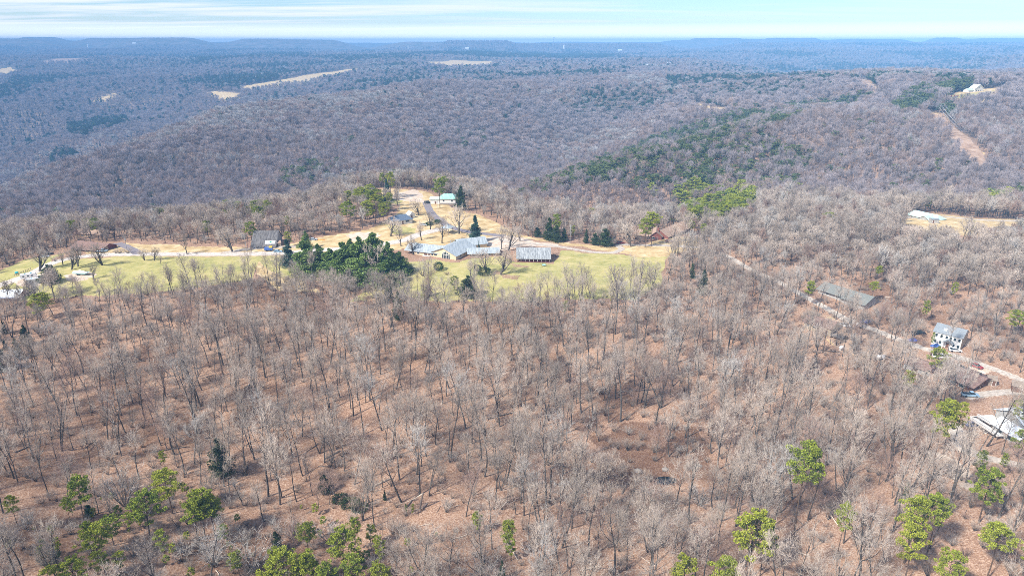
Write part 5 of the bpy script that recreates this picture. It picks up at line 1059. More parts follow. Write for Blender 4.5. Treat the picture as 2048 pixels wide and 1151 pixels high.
rock(1276, 942, 1.0, 'mossy boulder at the upper end of the dark pool', 1); rock(1396, 932, .9, 'boulder at the lower end of the dark pool', 2); rock(1330, 938, .8, 'low ledge stone on the far bank of the dark pool', 3)

# ---------------------------------------------------------------- trees and shrubs placed one by one
HAND = []; LAND = []; VIS = []; N_BARE_HAND = 0; N_PINE_HAND = 0
def place(protos, k, px, py, top, name, label, cat='tree', wide=1.0, rz=None, group=None, land=None):
    global N_BARE_HAND, N_PINE_HAND
    T, C, h0, _ = protos[k]; p = Gp(px, py); lo, hi = .3, 45.0
    for _i in range(22):
        m_ = (lo + hi) / 2
        if proj(p.x, p.y, p.z + m_)[1] > top: lo = m_
        else: hi = m_
    s = lo / h0; a = empty(name, p, (px * 7.3 + py) % 6.28 if rz is None else rz, (s * wide, s * wide, s)); tag(a, label, cat, group)
    for nm, me in (("trunk", T), ("crown", C)): c = bpy.data.objects.new(nm, me); scn.collection.objects.link(c); c.parent = a
    HAND.append((p.x, p.y)); N_BARE_HAND += name == 'bare_tree'; N_PINE_HAND += name == 'pine_tree'
    if land: LAND.append((p.x, p.y, land))
    return a
GP = 'pines standing out of the leafless woods'
NEARP = [  # px, foot, top, form, width, look, landmark words
 (1490,1160,1028,3,1.25,'broad full yellow-green pine, foot hidden by bare trees below it','broad full pine'),(1520,1150,1040,1,.9,'thin-topped pine leaning against the broad full pine','thin-topped pine'),
 (1672,1122,1005,2,.9,'small round-headed pine on a long bare trunk','round-headed pine'),(1588,1065,888,4,1.0,'pale feathery pine standing alone above the bare slope','feathery lone pine'),
 (1808,1125,993,1,1.05,'tall yellow-green pine of the clump of three, rearmost','clump of three pines'),(1850,1120,990,4,.95,'flat-topped yellow-green pine of the clump of three, on the longest bare trunk',None),(1808,1165,1050,1,1.15,'bushiest yellow-green pine of the clump of three, lowest down the slope',None),
 (1972,1160,1048,4,1.35,'wide umbrella pine with bright yellow-green sprays','wide umbrella pine'),(1886,1205,1095,3,1.0,'rounded pine cut by the frame below the clump of three','rounded pine'),(1957,1045,929,3,1.0,'dense olive-green pine above the umbrella pine','dense olive pine'),(1945,985,898,1,.6,'small pine beside the pale dirt track','small trackside pine'),
 (1868,921,803,1,.8,'slim pine, lowest standing of the trio by the white roof',"pine trio"),(1886,908,797,0,.85,'tallest pine of the trio by the white roof',None),(1908,885,803,1,.8,'pine of the trio that stands next to the white roof',None),(1866,762,693,1,1.25,'spreading pine standing over the plum-brown roof','pine over the brown roof'),
 (1815,792,742,3,1.15,'short round pine before the brown workshop','short round pine'),(1612,612,560,0,1.1,'airy pine beside the gravel road and the grey-green roofs','airy roadside pine'),(2018,672,618,1,1.2,'smaller golden-green pine beside the big golden pine',None),(2046,690,622,4,1.7,'big golden-green pine spreading out of the frame',"golden pine"),
 (1742,605,562,4,1.2,'drooping golden pine beside the grey-green roof',None),(1752,570,531,4,1.0,'small golden pine behind the grey-green roofs',None),(1903,600,563,3,.8,'dark little pine deep in the bare woods',None),(1845,645,598,3,.8,'narrow olive pine behind the black pickup',None),
 (1862,700,664,3,.5,'thin sapling pine at the corner of the white two-storey house',None),(2034,930,855,1,1.2,'bright pine in front of the white-roofed house','pine before the white roof'),(2050,1150,1085,1,1.2,'pine half out of the frame beside the umbrella pine',None),(2030,862,800,1,1.1,'airy pine overhanging the white metal roof',None),
 (1362,1235,1117,3,.95,'higher domed yellow-green pine top poking up at the frame edge','twin pine tops'),(1437,1240,1118,1,1.1,'wider yellow-green pine top poking up beside its domed twin',None),(1998,960,905,2,.8,'little pine by the dirt track beyond the olive pine',None),
 (345,1026,938,1,1.0,'bright green pine with spreading crown above the clump','spreading bright pine'),(332,950,900,2,.6,'tiny pine top above the spreading bright pine',None),(300,1075,990,3,1.05,'dense green pine below the spreading bright pine','dense green pine'),(283,1060,1010,5,.6,'low pine touching the dense green pine',None),
 (396,1080,993,0,.9,'first of three pines standing close together','three close pines'),(412,1085,984,0,.9,'middle of three pines standing close together',None),(430,1070,984,0,.95,'last of three pines standing close together',None),(198,1120,1045,3,1.05,'sunlit yellow-green pine beside a darker one','sunlit yellow pine'),(184,1108,1040,0,.6,'thin pine leaning on the sunlit yellow pine',None),
 (228,1090,1030,1,1.1,'darker green pine beside the sunlit yellow one',None),(170,1055,955,0,.8,'pale green slender pine on the open slope','pale slender pine'),(143,1050,994,2,.7,'scraggy little pine near the pale slender one',None),(38,1060,990,2,.7,'faint thin pine at the edge of the slope','faint thin pine'),
 (150,1190,1123,3,1.1,'yellow-green pine rising from the frame edge below the sunlit pine',None),(105,1200,1135,5,.9,'low pine top at the frame edge',None),(212,1150,1100,5,1.1,'pale blue-green young pine below the sunlit yellow pine','blue-green young pine'),(240,1150,1104,5,.9,'dark blue-green young pine beside its paler twin',None),
 (446,1090,1047,5,.8,'pale little pine beside the three close pines',None),(617,1100,1040,3,.9,'soft green pine above the bottom cluster','soft green pine'),(570,1195,1111,3,1.1,'bright yellow-green pine of the bottom cluster','bottom pine cluster'),(528,1200,1138,5,1.1,'low pine at the near side of the bottom cluster',None),(628,1180,1104,0,.9,'slim pine in the bottom cluster',None),
 (660,1190,1120,5,1.1,'bushy pine in the bottom cluster',None),(688,1150,1063,3,.9,'tall dense pine of the bottom cluster',None),(714,1110,1034,2,.7,'spindly pine beside the tall dense one',None),(742,1095,1045,5,.7,'yellowish little pine beyond the bottom cluster',None),(724,1130,1100,5,.8,'small pine below the spindly one',None),
 (762,1130,1068,5,.7,'narrow yellow pine past the bottom cluster','narrow yellow pine'),(768,1190,1122,3,.9,'pine at the frame edge past the bottom cluster',None),(640,1075,1060,5,1.0,'tuft of yellow needles between bigger pines',None),(955,1065,1020,5,.9,'ragged green pine with a thin trunk','ragged green pine'),(1012,1105,1038,0,.8,'upper of two overlapping pines on the slope','overlapping pine pair'),
 (1022,1120,1068,5,.8,'lower of two overlapping pines on the slope',None),(826,1030,1007,5,.6,'tiny pine seedling by the broken snag',None),(813,1028,1006,5,.5,'dark tiny seedling beside the pine seedling',None),(80,645,587,3,1.3,'round yellow-green pine at the lawn edge by the white-roofed brick house','round lawn-edge pine'),(1130,632,601,5,1.1,'bright yellow-green pine top at the wood edge below the cabin','bright wood-edge pine'),
 (1222,612,575,5,.7,'little green pine at the lawn edge below the cabin',None),(480,1150,1105,3,1.0,'full green pine between the three close pines and the bottom cluster',None),(600,1170,1122,1,1.2,'flat-crowned pine in the bottom cluster',None),(700,1180,1110,3,1.1,'dark-hearted pine of the bottom cluster',None),(330,1110,1062,5,1.0,'small green pine under the three close pines',None),(262,1060,1025,5,.9,'short pine next to the dense green pine',None),(555,1150,1090,0,.9,'open pine at the rear of the bottom cluster',None)]
for (a, b, t, k, w, l, ld) in NEARP:
    if l != 'x': place(PINE, k, a, b, t, 'pine_tree', l, 'tree', w * (1.3 if a < 1100 else .84), group=GP, land=ld); VIS.append(HAND[-1])
for (a, b, t, k, w, l) in [(198,478,436,1,1.4,'large yellow-green pine over the pale low house'),(182,475,435,0,1.0,'dark pine just behind the large yellow-green one'),(150,480,440,0,1.2,'grey-green pine between the campers and the large yellow-green one'),(418,478,441,3,1.1,'dark green pine in the tree line beyond the drive'),(505,486,441,3,1.1,'dark green pine behind the old barn'),
  (577,468,430,0,.8,'thin pine leaning behind the barn'),(580,492,462,5,1.3,'round golden-green pine between barn and blue-green spruce'),(880,416,354,0,1.15,'tall bright green pine in front of the green-roofed house'),(782,395,343,1,.9,'dark pine at the top of the knoll'),(767,393,345,4,.7,'yellowish pine at the top of the knoll'),(908,586,552,3,1.2,'light green round pine at the lawn edge'),
  (1302,492,424,4,1.15,'yellow-topped pine before the tan-roofed house'),(1290,494,436,1,1.1,'grey-green pine beside the yellow-topped one'),(1116,482,427,3,.8,'olive pine in the dark clump by the utility pole'),(1145,478,450,5,.8,'small olive pine behind the utility pole'),(1150,440,415,5,.7,'pine top above the wooded rim behind the cabin'),
  (600,425,395,5,1.2,'rounded pine in the rim woods beyond the barn'),(588,415,392,1,1.0,'twin of the rounded pine in the rim woods'),(520,455,412,3,1.2,'green pine on the rim behind the barn roof'),(1382,470,440,1,1.2,'round pine beside the tan roof gable'),(1408,475,447,5,1.3,'low golden pine behind the tan roof'),(873,372,344,5,.6,'small pine top over the knoll woods'),
  (1945,462,440,5,.6,'little yellow pine by the ridge road'),(700,455,402,1,1.2,'pine of the dark rim clump on the barn side'),(742,450,400,3,1.3,'biggest pine of the dark clump on the rim'),(768,450,405,1,1.0,'dark pine at the end of the rim clump'),(1468,440,402,1,1.1,'tall pine of the golden grove on the rim')]:
    place(PINE, k, a, b, t, 'pine_tree', l, 'tree', w, group=GP)
for (a, b, t, k, w, l, ld) in [(445,952,878,0,.85,'lone dark green cedar on the leafy slope','lone dark cedar'),(650,985,950,1,.7,'small dark cedar above the juniper scrub','small dark cedar'),(770,1000,978,2,.6,'tiny dark cedar by the pale log',None),(545,1175,1130,1,.5,'dark little cedar by the bottom pine cluster',None),(556,1105,1062,0,.7,'olive cedar bush near the soft green pine',None),
  (180,1035,1010,1,.7,'dark cedar beneath the pale slender pine',None),(1004,1160,1120,2,.6,'dark narrow cedar at the frame edge',None),(1808,1000,962,2,.6,'dark little cedar on the pale bank',None),(102,566,530,1,1.1,'dark green cedar beside the campers',None),(936,594,552,1,1.05,'wide dark cedar at the lawn edge',None),(858,592,565,0,.8,'dull grey-green cedar at the lawn edge',None),
  (1098,480,436,2,1.1,'brownish dark cedar in the clump by the utility pole',None),(1075,474,455,1,.9,'small round dark cedar behind the gravel lot',None),(1112,484,450,0,1.0,'dark cedar below the olive pine',None),(1128,482,456,0,.8,'dark cedar next to the utility pole',None),(1210,492,458,1,1.0,'largest dark cedar at the drive bend',None),(1190,490,466,1,.8,'dark cedar second from the drive bend',None),
  (1172,486,458,2,.8,'slim dark cedar third from the drive bend',None),(798,640,584,2,.8,'dark shaggy cedar in the thick wood edge',None),(700,580,540,1,.7,'dark low cedar under the white pines',None),(1068,610,578,2,.6,'thin grey cedar standing alone below the lawn',None),(922,420,372,0,.7,'dark cedar beside the green-roofed house',None),(1405,590,540,0,.6,'dull olive cedar in the grey woods',None),(5,740,700,1,1.0,'dark cedar at the frame edge of the slope',None),(55,690,650,0,.7,'dusky cedar among bare trees',None)]:
    place(CEDAR, k, a, b, t, 'cedar_tree', l, 'tree', w * 1.25, group='dark cedars', land=ld)
for i, (a, b, t, k) in enumerate([(613,549,480,0),(662,552,497,1),(690,556,484,0),(722,560,474,2),(750,548,465,0),(742,566,490,1),(706,548,478,2),(675,560,505,1),(778,552,484,2),(800,548,503,1),(768,572,508,0),(640,545,488,2)]):
    place(WPINE, k, a, b, t, 'white_pine', ('blue-green white pine standing clear of the grove','white pine at the front corner of the dense grove','tall white pine in the front row of the grove','tallest front white pine of the grove, centre','palest topped white pine at the back of the grove','lower white pine before the tallest one','white pine filling the back row of the grove','shortest white pine in the front row','white pine behind the large bare tree','white pine reaching toward the lodge','low white pine at the foot of the large bare tree','white pine between the clear one and the grove')[i], 'tree', 1.22, group='white pine grove beside the lodge')
place(SPRUCE, 0, 578, 531, 478, 'spruce_tree', 'blue-green spruce at the end of the drive', wide=1.5); place(SPRUCE, 0, 775, 401, 358, 'spruce_tree', 'dark cone-shaped spruce on the knoll', wide=1.2); place(SPRUCE, 1, 951, 484, 430, 'spruce_tree', 'tall green layered conifer behind the lodge roof', wide=1.75); place(WPINE, 1, 613, 497, 462, 'white_pine', 'pale green white pine behind the blue-green one', wide=.8); place(SPRUCE, 1, 958, 506, 481, 'spruce_tree', 'small dark spruce poking above the lodge roofs', wide=.7)
BT = [(918,467,416,0,1.0,'clear-branched oak on dry grass above the pavilion'),(884,486,434,2,.7,'tall bare tree beside the pavilion'),(861,459,425,0,.8,'bare oak between the cottage and the pavilion'),(843,480,446,1,.6,'small bare tree by the evergreen hedge'),(781,472,437,1,1.2,'dense round bare tree beside the blue-roofed cottage'),(802,492,450,2,.7,'grey bare tree behind the white pines'),
  (827,509,476,1,.9,'bare tree in front of the lodge wing with the porch'),(763,568,497,3,1.0,'large pale multi-stemmed bare tree before the white pine grove'),(1001,549,503,3,1.1,'spreading multi-stemmed bare tree on the lawn'),(972,545,500,1,1.0,'bare tree rising from the dark evergreen bush'),(1003,498,453,2,.7,'pinkish bare tree beside the gravel lot'),(1017,501,450,1,.9,'leaning pinkish bare tree beside the gravel lot'),
  (941,552,520,2,.7,'small upright bare tree on the lawn'),(205,530,487,3,1.0,'broad many-stemmed bare tree alone on the lawn'),(143,539,500,3,.9,'crooked bare tree uphill of the campers'),(156,533,489,1,.8,'upright bare tree beside the crooked one'),(126,530,502,1,.6,'slim leaning bare tree by the driveway'),(79,542,500,3,1.1,'pale bare tree above the gravel yard'),(187,558,533,1,.9,'small tan bare tree beside the covered boat'),
  (289,520,498,3,1.1,'flat-topped low bare tree by the driveway'),(309,521,497,1,1.0,'second low bare tree by the driveway'),(321,527,511,1,.6,'tiny bare tree by the driveway'),(465,503,457,1,1.0,'round tan bare tree at the wood edge near the barn'),(374,508,468,2,.6,'pale slender bare tree beside the driveway'),(1262,493,450,1,1.0,'leaning bare tree beside the drive, clear of the pines'),(1348,484,450,0,.7,'bare tree before the tan roof'),
  (1233,600,536,0,.9,'clear-branched bare tree against the bright lawn'),(1276,602,524,2,.8,'bare tree with a whitened dead top against the lawn'),(795,395,362,2,.7,'pale bare tree standing over the knoll drive'),(838,430,400,1,1.1,'purplish bare tree between the lane and the cottage'),(1040,482,455,1,.8,'bare tree at the far edge of the gravel lot'),(502,506,495,1,.8,'tiny bare tree before the barn')]
for (a, b, t, k, w, l) in BT: place(YARD, k, a, b, t, 'bare_tree', l, 'tree', w * 1.25, group='bare trees standing in the yards')
def shrub(px, py, w, h, label, m='shrub', seed=0, n=900):
    R = random.Random(seed); p = Gp(px, py); a = tag(empty('evergreen_shrub', p), label, 'shrub'); C = MB(); clump(C, Vector((0, 0, h * .5)), w, h * .55, n, .35, R, .4, .3)
    C.build('foliage', M[m], a); T = MB(); T.tube([Vector((0, 0, -.2)), Vector((.1, 0, h * .6))], [.12, .05], 5); T.build('stem', M['bark'], a); HAND.append((p.x, p.y))
shrub(877, 540, 2.7, 4.2, 'clipped round dark green bush on the lodge lawn', seed=1, n=1600); shrub(817, 544, 3.2, 3.0, 'dark rounded bush beside the white pines, lodge side', seed=2, n=1500); shrub(802, 546, 3.0, 2.6, 'dark rounded bush under the white pines', seed=3, n=1300); shrub(968, 549, 4.0, 3.6, 'sprawling dark bush under the lawn trees', 'cedar', 4, 1600); shrub(955, 541, 2.0, 3.2, 'smaller dark bush beside the sprawling one', 'cedar', 5, 700)
shrub(868, 447, 3.4, 2.0, 'green hedge bush beside the lane', seed=6); shrub(876, 445, 2.4, 1.8, 'smaller green hedge bush beside the lane', seed=7); shrub(858, 450, 2.4, 1.8, 'low hedge bush on the cottage side', seed=8); shrub(700, 1010, 3.0, 1.6, 'dark juniper scrub on the brown slope', 'cedar', 9, 800); shrub(680, 1000, 2.6, 1.4, 'second dark juniper scrub above the bare tan patch', 'cedar', 10, 700); shrub(720, 1018, 2.6, 1.4, 'lower juniper scrub beside the bare tan patch', 'cedar', 11, 700); shrub(100, 1120, 2.6, 2.2, 'dull olive scrub by the frame edge', 'cedar', 12, 700)
shrub(1965, 800, 1.6, 1.4, 'x', seed=13) if False else None
def twigbush(px, py, top, k, w, label):
    p = place(BUSH, k, px, py, top, 'bare_shrub', label, 'shrub', w)
for a in [(1112,513,503,3,1.5,'reddish rounded shrub at the end of the guest cabin'),(846,551,517,0,1.2,'pale many-stemmed shrub on the lodge lawn'),(894,549,541,3,1.6,'low tan tuft of grass on the lodge lawn'),(928,484,470,1,.8,'small grey shrub behind the lodge'),(240,506,495,1,1.6,'grey shrub beside the paved driveway'),(256,506,494,1,1.5,'taller grey shrub beside the paved driveway'),(232,506,498,1,1.5,'low end shrub beside the paved driveway'),
  (110,522,510,0,1.6,'grey-white round bush by the driveway'),(835,430,420,3,1.8,'rusty brown shrub behind the white shed'),(392,507,502,1,1.8,'small dark shrub on the dry verge'),(376,508,503,1,1.4,'tiny dark shrub at the foot of the pale slender tree'),(865,440,428,1,1.0,'grey shrub behind the hedge'),(935,1125,1095,0,.9,'x')][:-1]: twigbush(*a)
for i, (a, b, t, k, w, l, ld) in enumerate([(970,1165,1118,0,1.6,'brilliant white-twigged bush at the frame edge','brilliant white bush'),(505,1140,1075,0,1.3,'large pale silvery shrub beside the bottom pines','large silvery shrub'),(585,1075,1035,0,1.4,'silvery shrub above the soft green pine',None),(365,1120,1085,0,1.3,'white-barked shrub below the three close pines',None),(430,1130,1075,0,1.2,'silvery tangled shrub past the three close pines',None),
   (250,1010,930,5 - 5,1.0,'tall silver-grey tree-like shrub above the sunlit pine','tall silver shrub'),(860,700,655,0,1.4,'drooping pale-twigged shrub tree high on the slope','drooping pale tree'),(660,1085,1050,0,1.6,'greenish-white shrub behind the tall dense pine',None),(1310,1000,965,0,1.6,'pale spreading shrub below the dark pool','pale poolside shrub'),(1400,1010,975,0,1.6,'pale spreading shrub beyond the pool bank',None)]):
    place(BUSH, k, a, b, t, 'bare_shrub', l, 'shrub', w, land=ld)
# broken snag
p = Gp(840, 1018); a = tag(empty('broken_snag', p), 'snapped dead trunk with its pale top hanging, below the pale log', 'dead tree'); B = MB(); B.tube([Vector((0, 0, -.3)), Vector((.4, 0, 2.6)), Vector((1.1, .2, 5.4))], [.32, .27, .22], 7); B.build('stump', M['logbark'], a)
B = MB(); B.tube([Vector((1.1, .2, 5.3)), Vector((-1.2, .6, 3.4)), Vector((-4.2, 1.0, 1.6)), Vector((-7, 1.2, .8))], [.2, .16, .1, .04], 6); B.build('hanging_top', M['logpale'], a)
LAND += [(Gp(1335, 950).x, Gp(1335, 950).y, 'dark pool'), (Gp(758, 968).x, Gp(758, 968).y, 'pale barkless log'), (p.x, p.y, 'snapped dead trunk'), (Gp(945, 798).x, Gp(945, 798).y, 'long dark log'), (Gp(570, 846).x, Gp(570, 846).y, 'dark log above the cedar'), (Gp(1280, 780).x, Gp(1280, 780).y, 'level log above the hollow'), (Gp(1875, 955).x, Gp(1875, 955).y, 'grey log on the bank'), (Gp(255, 726).x, Gp(255, 726).y, 'upper slope log'), (Gp(337, 899).x, Gp(337, 899).y, 'thin dark log')]
HAZE_D = 2.0e-4

# ---------------------------------------------------------------- the woods
zones = [grid(88, 300, 6.3), grid(300, 560, 6.0), grid(560, 950, 5.7), grid(950, 1500, 6.4), grid(1500, 3200, 9.5), grid(3200, 6500, 18)]
pts = np.concatenate(zones); X, Y = pts[:, 0], pts[:, 1]; R_ = np.hypot(X, Y)
u = rng.random(len(X))
keep = ~near_clear(X, Y)
for t in THIN: keep &= ~(inpoly(X, Y, t) & (u < .40))
keep &= ~(inpoly(X, Y, wpoly([(1170,885),(1260,850),(1395,850),(1440,905),(1400,985),(1280,990),(1200,940)])) & (u < .62))
THICK = wpoly([(0,1080),(150,990),(420,970),(560,1010),(760,1060),(960,1080),(1000,1150),(0,1150)])
keep &= ~(inpoly(X, Y, THICK) & (u < .5))
DENSE = wpoly([(1400,560),(1380,500),(1400,470),(1520,390),(1700,380),(2060,385),(2060,650),(1950,640),(1800,600),(1700,560),(1560,520),(1450,500)])
ex = grid(300, 720, 7.5); ex = ex[inpoly(ex[:, 0], ex[:, 1], DENSE)]; e2 = grid(180, 400, 7.2); e2 = e2[inpoly(e2[:, 0], e2[:, 1], wpoly([(1480,548),(1560,575),(1640,612),(1760,672),(1840,712),(1840,730),(1700,690),(1590,640),(1470,575)]))]; ex = np.concatenate([ex, e2]); pts = np.concatenate([pts, ex]); X, Y = pts[:, 0], pts[:, 1]; R_ = np.hypot(X, Y); keep = np.append(keep, ~near_clear(ex[:, 0], ex[:, 1])); u = np.append(u, rng.random(len(ex)))
exs = []
for pg, s, k_ in EV[1:]:                            # groves stand closer than the open woods
    if s < .35: continue
    lo, hi = pg.min(0), pg.max(0); sp_ = 5.5 if lo[1] < 1200 else 8.5; gx, gy = np.meshgrid(np.arange(lo[0], hi[0], sp_), np.arange(lo[1], hi[1], sp_))
    e_ = np.stack([gx.ravel(), gy.ravel()], -1); e_ += rng.uniform(-.45, .45, e_.shape) * sp_; e_ = e_[inpoly(e_[:, 0], e_[:, 1], pg)]; e_ = e_[rng.random(len(e_)) < s * .8]; exs.append(e_)
ex = np.concatenate(exs); print('grove extras', len(ex)); n_plain = len(pts)
if len(ex) > 60000: ex = ex[rng.random(len(ex)) < 60000 / len(ex)]
pts = np.concatenate([pts, ex]); X, Y = pts[:, 0], pts[:, 1]; R_ = np.hypot(X, Y); keep = np.append(keep, ~near_clear(ex[:, 0], ex[:, 1])); u = np.append(u, np.ones(len(ex)))
keep &= u > np.where(R_ < 420, .14 + .34 * vnoise(X, Y, 26, 61) - .08 * (R_ > 220), .10 + .12 * vnoise(X, Y, 35, 62))
HAND_XY = np.array(HAND) if HAND else np.zeros((0, 2))
grove = (np.arange(len(X)) >= n_plain)[keep]; X, Y, R_ = X[keep], Y[keep], R_[keep]
if len(HAND_XY):
    a = np.where(R_ < 620)[0]; dd = np.min(np.hypot(X[a, None] - HAND_XY[None, :, 0], Y[a, None] - HAND_XY[None, :, 1]), axis=1)
    bad = np.zeros(len(X), bool); bad[a[dd < 2.6]] = True; X, Y, R_, grove = X[~bad], Y[~bad], R_[~bad], grove[~bad]
VIS += [(Gp(a_, b_).x, Gp(a_, b_).y) for a_, b_ in ((1290, 946), (1320, 955), (1350, 958), (1380, 945), (1440, 960), (912, 522), (890, 518))]; VP = np.array(VIS); a = np.where(R_ < 420)[0]; bad = np.zeros(len(X), bool)      # nothing stands right before the pines that show in full
for vx, vy in VP:
    dx, dy = X[a] - vx, Y[a] - vy; l_ = math.hypot(vx, vy); fw_ = (dx * vx + dy * vy) / l_; sd = np.abs(dx * vy - dy * vx) / l_; bad[a[(sd < 3.6) & (fw_ < 3) & (fw_ > -17)]] = True
X, Y, R_, grove = X[~bad], Y[~bad], R_[~bad], grove[~bad]
Zt = gz(X, Y); n = len(X); u = rng.random(n)
ev = np.full(n, .012); ev[R_ < 430] = .0
belt = vnoise(X, Y, 420, 71) + .6 * vnoise(X, Y, 140, 72)
ev = np.where(R_ > 1300, np.clip(.05 + .55 * sst(.35, 1.0, belt), 0, 1), ev)
ev = np.where(R_ > 2600, np.clip(.10 + .7 * sst(.15, .8, belt), 0, 1), ev)
kind = np.zeros(n, int)
for pg, s, k in EV:
    i = inpoly(X, Y, pg); cl_ = np.clip(s * (1 + 1.1 * vnoise(X[i], Y[i], 24, 75)), 0, 1); ev[i] = np.maximum(ev[i], cl_); kind[i] = k
ev[grove] = 1.0
ever = u < ev
left_dark = (X < -.25 * Y) & (R_ > 600) & (R_ < 1400); kind = np.where(left_dark & (rng.random(n) < .5), 1, kind)
rot = np.stack([rng.normal(0, .035, n), rng.normal(0, .035, n), rng.uniform(0, 6.28, n)], -1)
sc = np.clip(rng.normal(1, .18, n), .5, 1.38) * np.where(rng.random(n) < .18, .72, 1.0)
sc *= np.where(inpoly(X, Y, THICK), .72, 1.0)
sc *= 1 - .28 * sst(245, 325, R_) + .12 * sst(420, 620, R_) + .12 * sst(900, 1200, R_)
gr = inpoly(X, Y, EV[0][0]) & ever; sc[gr] *= 1.12; wd = np.where(ever & (kind == 0), 1.35, 1.0); wd[gr] = 1.4
px, py = proj(X, Y, Zt); _, pt = proj(X, Y, Zt + 15 * sc)
shown = (px > -25) & (px < 2073) & (pt < 1165) & (py > 0)
form = rng.integers(0, 1000, n)
LAND2 = [(1350,455,'tan roof'),(1420,430,'golden pine grove'),(1840,430,'sage-green roof'),(1680,590,'grey-green roofs'),(1540,385,'ridge woods pines'),(1980,415,'ridge road pines'),(1110,385,'spur tip'),(1200,350,'lower spur crest'),(1290,315,'middle spur crest'),(1400,285,'upper spur crest'),(1500,265,'spur shoulder'),(1600,235,'spur summit'),(1720,215,'pylon crest'),
  (1300,360,'spur foot'),(1400,345,'spur flank hollow'),(1500,330,'spur flank'),(1620,320,'upper spur flank'),(1750,330,'power line woods'),(1880,235,'H-frame pylon'),(1930,290,'cleared strip'),(1980,345,'foot of the cleared strip'),(525,485,'old barn'),(600,400,'rim woods'),(300,440,'drive-side tree line'),(60,440,'campers yard woods'),(740,420,'knoll'),(640,360,'valley pine patch'),(1850,190,'hilltop pine wood'),(900,330,'valley behind the knoll'),(1000,650,'wood edge'),(400,650,'lawn-side wood edge'),(1500,620,'bend of the gravel road'),(1700,860,'pine trio slope')]
# the 300 nearest bare trees and the nearest pines are things of their own
bare_near = np.where(shown & ~ever & (R_ < 330) & (py < 1400))[0]; bare_near = bare_near[np.argsort(R_[bare_near])][:300 - N_BARE_HAND]
pine_near = np.where(shown & ever & (R_ < 900) & (kind == 0))[0]; pine_near = pine_near[np.argsort(R_[pine_near])][:300 - N_PINE_HAND]
used = set()
LANDM = np.array([(a, b) for a, b, _ in LAND]); ORD = "first second third fourth fifth sixth seventh eighth ninth tenth eleventh twelfth thirteenth fourteenth fifteenth sixteenth seventeenth eighteenth nineteenth twentieth".split(); ORD += ['twenty-' + o for o in ORD[:9]] + ['thirtieth'] + ['thirty-' + o for o in ORD[:9]] + ['fortieth'] + ['forty-' + o for o in ORD[:9]] + ['fiftieth'] + ['fifty-' + o for o in ORD[:9]] + ['sixtieth'] + ['sixty-' + o for o in ORD[:9]] + ['seventieth'] + ['seventy-' + o for o in ORD[:9]] + ['eightieth'] + ['eighty-' + o for o in ORD[:9]]
rank = {}
def side_words(i):
    """which landmark this tree stands by, on which side, and how far down the line"""
    d = np.hypot(LANDM[:, 0] - X[i], LANDM[:, 1] - Y[i]); j = int(np.argmin(d)); dx, dy = X[i] - LANDM[j, 0], Y[i] - LANDM[j, 1]
    s = ('beyond' if dy > 0 else 'before') if abs(dy) > abs(dx) else ('rightward of' if dx > 0 else 'leftward of'); return j, s, float(d[j])
def label_all(ids, word, looks):
    grp = {}
    for i in ids: j, s, d = side_words(i); grp.setdefault((j, s), []).append((d, i))
    out = {}
    for (j, s), v in grp.items():
        for k, (d, i) in enumerate(sorted(v)):
            o = ORD[k] if k < len(ORD) else ('outermost' if k == len(v) - 1 else 'outlying')
            t = f"{size_word(sc[i])} {word} {looks(i)}, {o} one {s} the {LAND[j][2]}"
            out[i] = t if len(t.replace('-', ' ').split()) < 17 else t.replace(' with a ', ', ').replace('leafless tree', 'bare tree').replace(' one ', ' ')
    return out
def size_word(s): return 'tall' if s > 1.08 else ('small' if s < .8 else 'middling')
def auto_tree(i, protos, name, cat, grp, w, lab):
    T, C, h, look = protos[w]
    o = empty(name, (X[i], Y[i], Zt[i]), 0, (sc[i] * wd[i], sc[i] * wd[i], sc[i])); o.rotation_euler = tuple(rot[i])
    for nm, me in (("trunk", T), ("crown", C)):
        c = bpy.data.objects.new(nm, me); scn.collection.objects.link(c); c.parent = o
    tag(o, lab, cat, grp)
mask = np.ones(n, bool)
wts = [0, 0, 1, 1, 2, 2, 3, 4, 4, 5, 6, 7, 8, 8, 9, 10, 10, 11, 11, 12, 12, 13]; NB = len(BARE)
bl = label_all(bare_near, "leafless tree", lambda i: BARE[wts[form[i] % len(wts)]][3])
for i in bare_near: auto_tree(i, BARE, "bare_tree", "tree", "leafless trees on the near wooded slope", wts[form[i] % len(wts)], bl[i]); mask[i] = False
LANDM = np.array([(Gp(a, b).x, Gp(a, b).y) for a, b, _ in LAND2]); LAND = [(0, 0, w) for _, _, w in LAND2]
pl_ = label_all(pine_near, "green pine", lambda i: PINE[form[i] % len(PINE)][3])
for i in pine_near: auto_tree(i, PINE, "pine_tree", "tree", "green pines among the farther leafless woods", form[i] % len(PINE), pl_[i]); mask[i] = False
near = mask & ~ever
ii = np.where(near)[0]
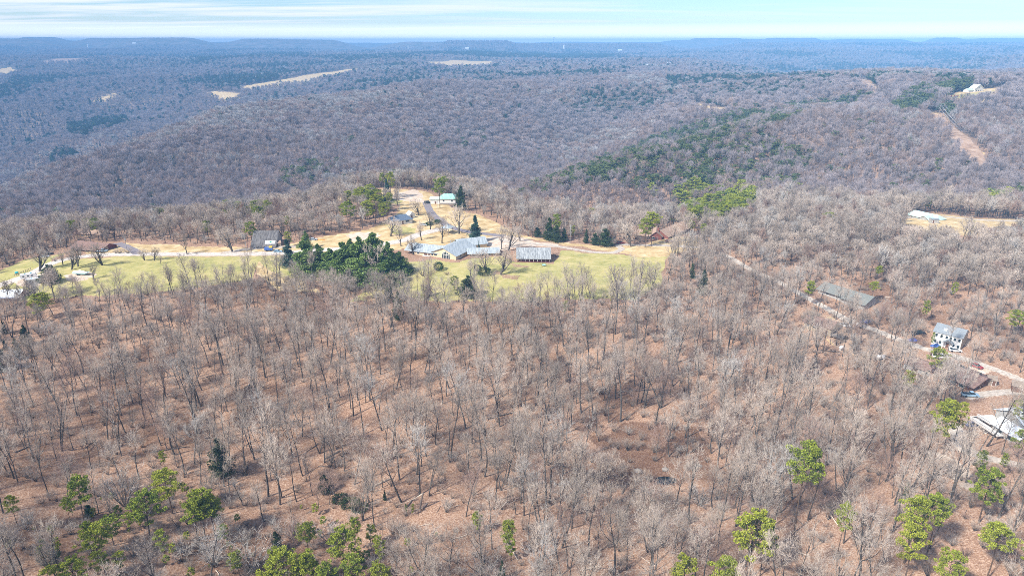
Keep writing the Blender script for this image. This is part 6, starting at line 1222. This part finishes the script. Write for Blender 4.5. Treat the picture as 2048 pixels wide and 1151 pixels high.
# forms 0-9 near, 10-17 middle, 18-25 far
st_ = vnoise(X[ii], Y[ii], 210, 64) * .8 + vnoise(X[ii], Y[ii], 70, 65) * .5 + rng.uniform(-.55, .55, len(ii)); stand = np.clip(np.floor(3.2 + st_ * 4.5), 0, 7).astype(int)
fm = np.where(R_[ii] < 360, np.array(wts)[form[ii] % len(wts)], np.where(R_[ii] < 600, NB + form[ii] % 8, np.where(R_[ii] < 1100, NB + 8 + stand, NB + 16 + stand)))
S = np.stack([sc[ii]] * 3, -1); S[R_[ii] > 3200] *= 1.15
scatter("leafless_woodland", np.stack([X[ii], Y[ii], Zt[ii]], -1), fm, rot[ii], S, LOD_NEAR + LOD_MID + LOD_MIDB + LOD_FAR, "grey leafless winter woodland covering the slopes and far hills")
ii = np.where(mask & ever)[0]
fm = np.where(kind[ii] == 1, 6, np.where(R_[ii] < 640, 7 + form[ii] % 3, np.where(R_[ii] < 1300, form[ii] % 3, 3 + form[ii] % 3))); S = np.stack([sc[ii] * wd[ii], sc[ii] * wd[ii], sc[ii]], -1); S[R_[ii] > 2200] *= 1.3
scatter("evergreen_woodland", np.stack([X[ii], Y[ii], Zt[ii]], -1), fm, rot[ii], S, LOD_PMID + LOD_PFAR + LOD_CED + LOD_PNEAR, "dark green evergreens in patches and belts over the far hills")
# brush on the forest floor
b = grid(92, 420, 3.1); x, y = b[:, 0], b[:, 1]; k = ~near_clear(x, y) & (rng.random(len(x)) < .40 + .38 * vnoise(x, y, 28, 81) + .35 * inpoly(x, y, THICK) + .25 * (y > 255) + .12 * (y < 200)); x, y = x[k], y[k]; m = len(x)
s = rng.uniform(.35, 1.1, m) ** 1.2; forms_b = [full(p, "bush_form") for p in BUSH]
sap = bpy.data.objects.new('sapling_form', LOD_PNEAR[1].data.copy()); sap.data.transform(__import__('mathutils').Matrix.Scale(.33, 4))
for q_, mt_ in ((0, 'logbark'), (1, 'logbark'), (2, 'logpale')):
    R = random.Random(q_); T = MB(); T.tube([Vector((0, 0, .15)), Vector((3, .3, .3)), Vector((6.5, -.2, .25))], [.2, .15, .05], 5)
    for k_ in range(4): T.tube([Vector((3 + k_ * .8, .1, .3)), Vector((4 + k_, R.uniform(-1.6, 1.6), R.uniform(.5, 1.3)))], [.07, .02], 3)
    forms_b.append(src(T, MB(), "branch_form", M[mt_], M[mt_]))
forms_b.append(sap); ub = rng.choice([0, 1, 2, 3, 4, 5, 6], m, p=[.16, .3, .28, .14, .05, .04, .03]); tk = inpoly(x, y, THICK); ub = np.where(tk & (rng.random(m) < .16), 7, np.where(tk & (rng.random(m) < .35), 0, ub))
scatter("undergrowth", np.stack([x, y, gz(x, y)], -1), ub, np.stack([rng.normal(0, .1, m), rng.normal(0, .1, m), rng.uniform(0, 6.28, m)], -1), np.stack([s, s, s * rng.uniform(.7, 1.3, m)], -1), forms_b, "thin grey brush and saplings on the leafy forest floor")
print("counts", n, len(bare_near), len(pine_near), m)

# ---------------------------------------------------------------- haze
hz_m = bpy.data.materials.new("haze"); hz_m.use_nodes = True; nt = hz_m.node_tree
for q in list(nt.nodes):
    if q.type != 'OUTPUT_MATERIAL': nt.nodes.remove(q)
pv = nt.nodes.new("ShaderNodeVolumePrincipled"); pv.inputs["Color"].default_value = (.27, .58, 1.0, 1); pv.inputs["Density"].default_value = HAZE_D
pv.inputs["Anisotropy"].default_value = -0.3
nt.links.new(pv.outputs[0], [q for q in nt.nodes if q.type == 'OUTPUT_MATERIAL'][0].inputs["Volume"])
h = MB(); h.box(-12800, 12800, -12800, 12800, -320, 157); tag(h.build("haze", hz_m), "thin blue winter haze over the far hills", kind="stuff")
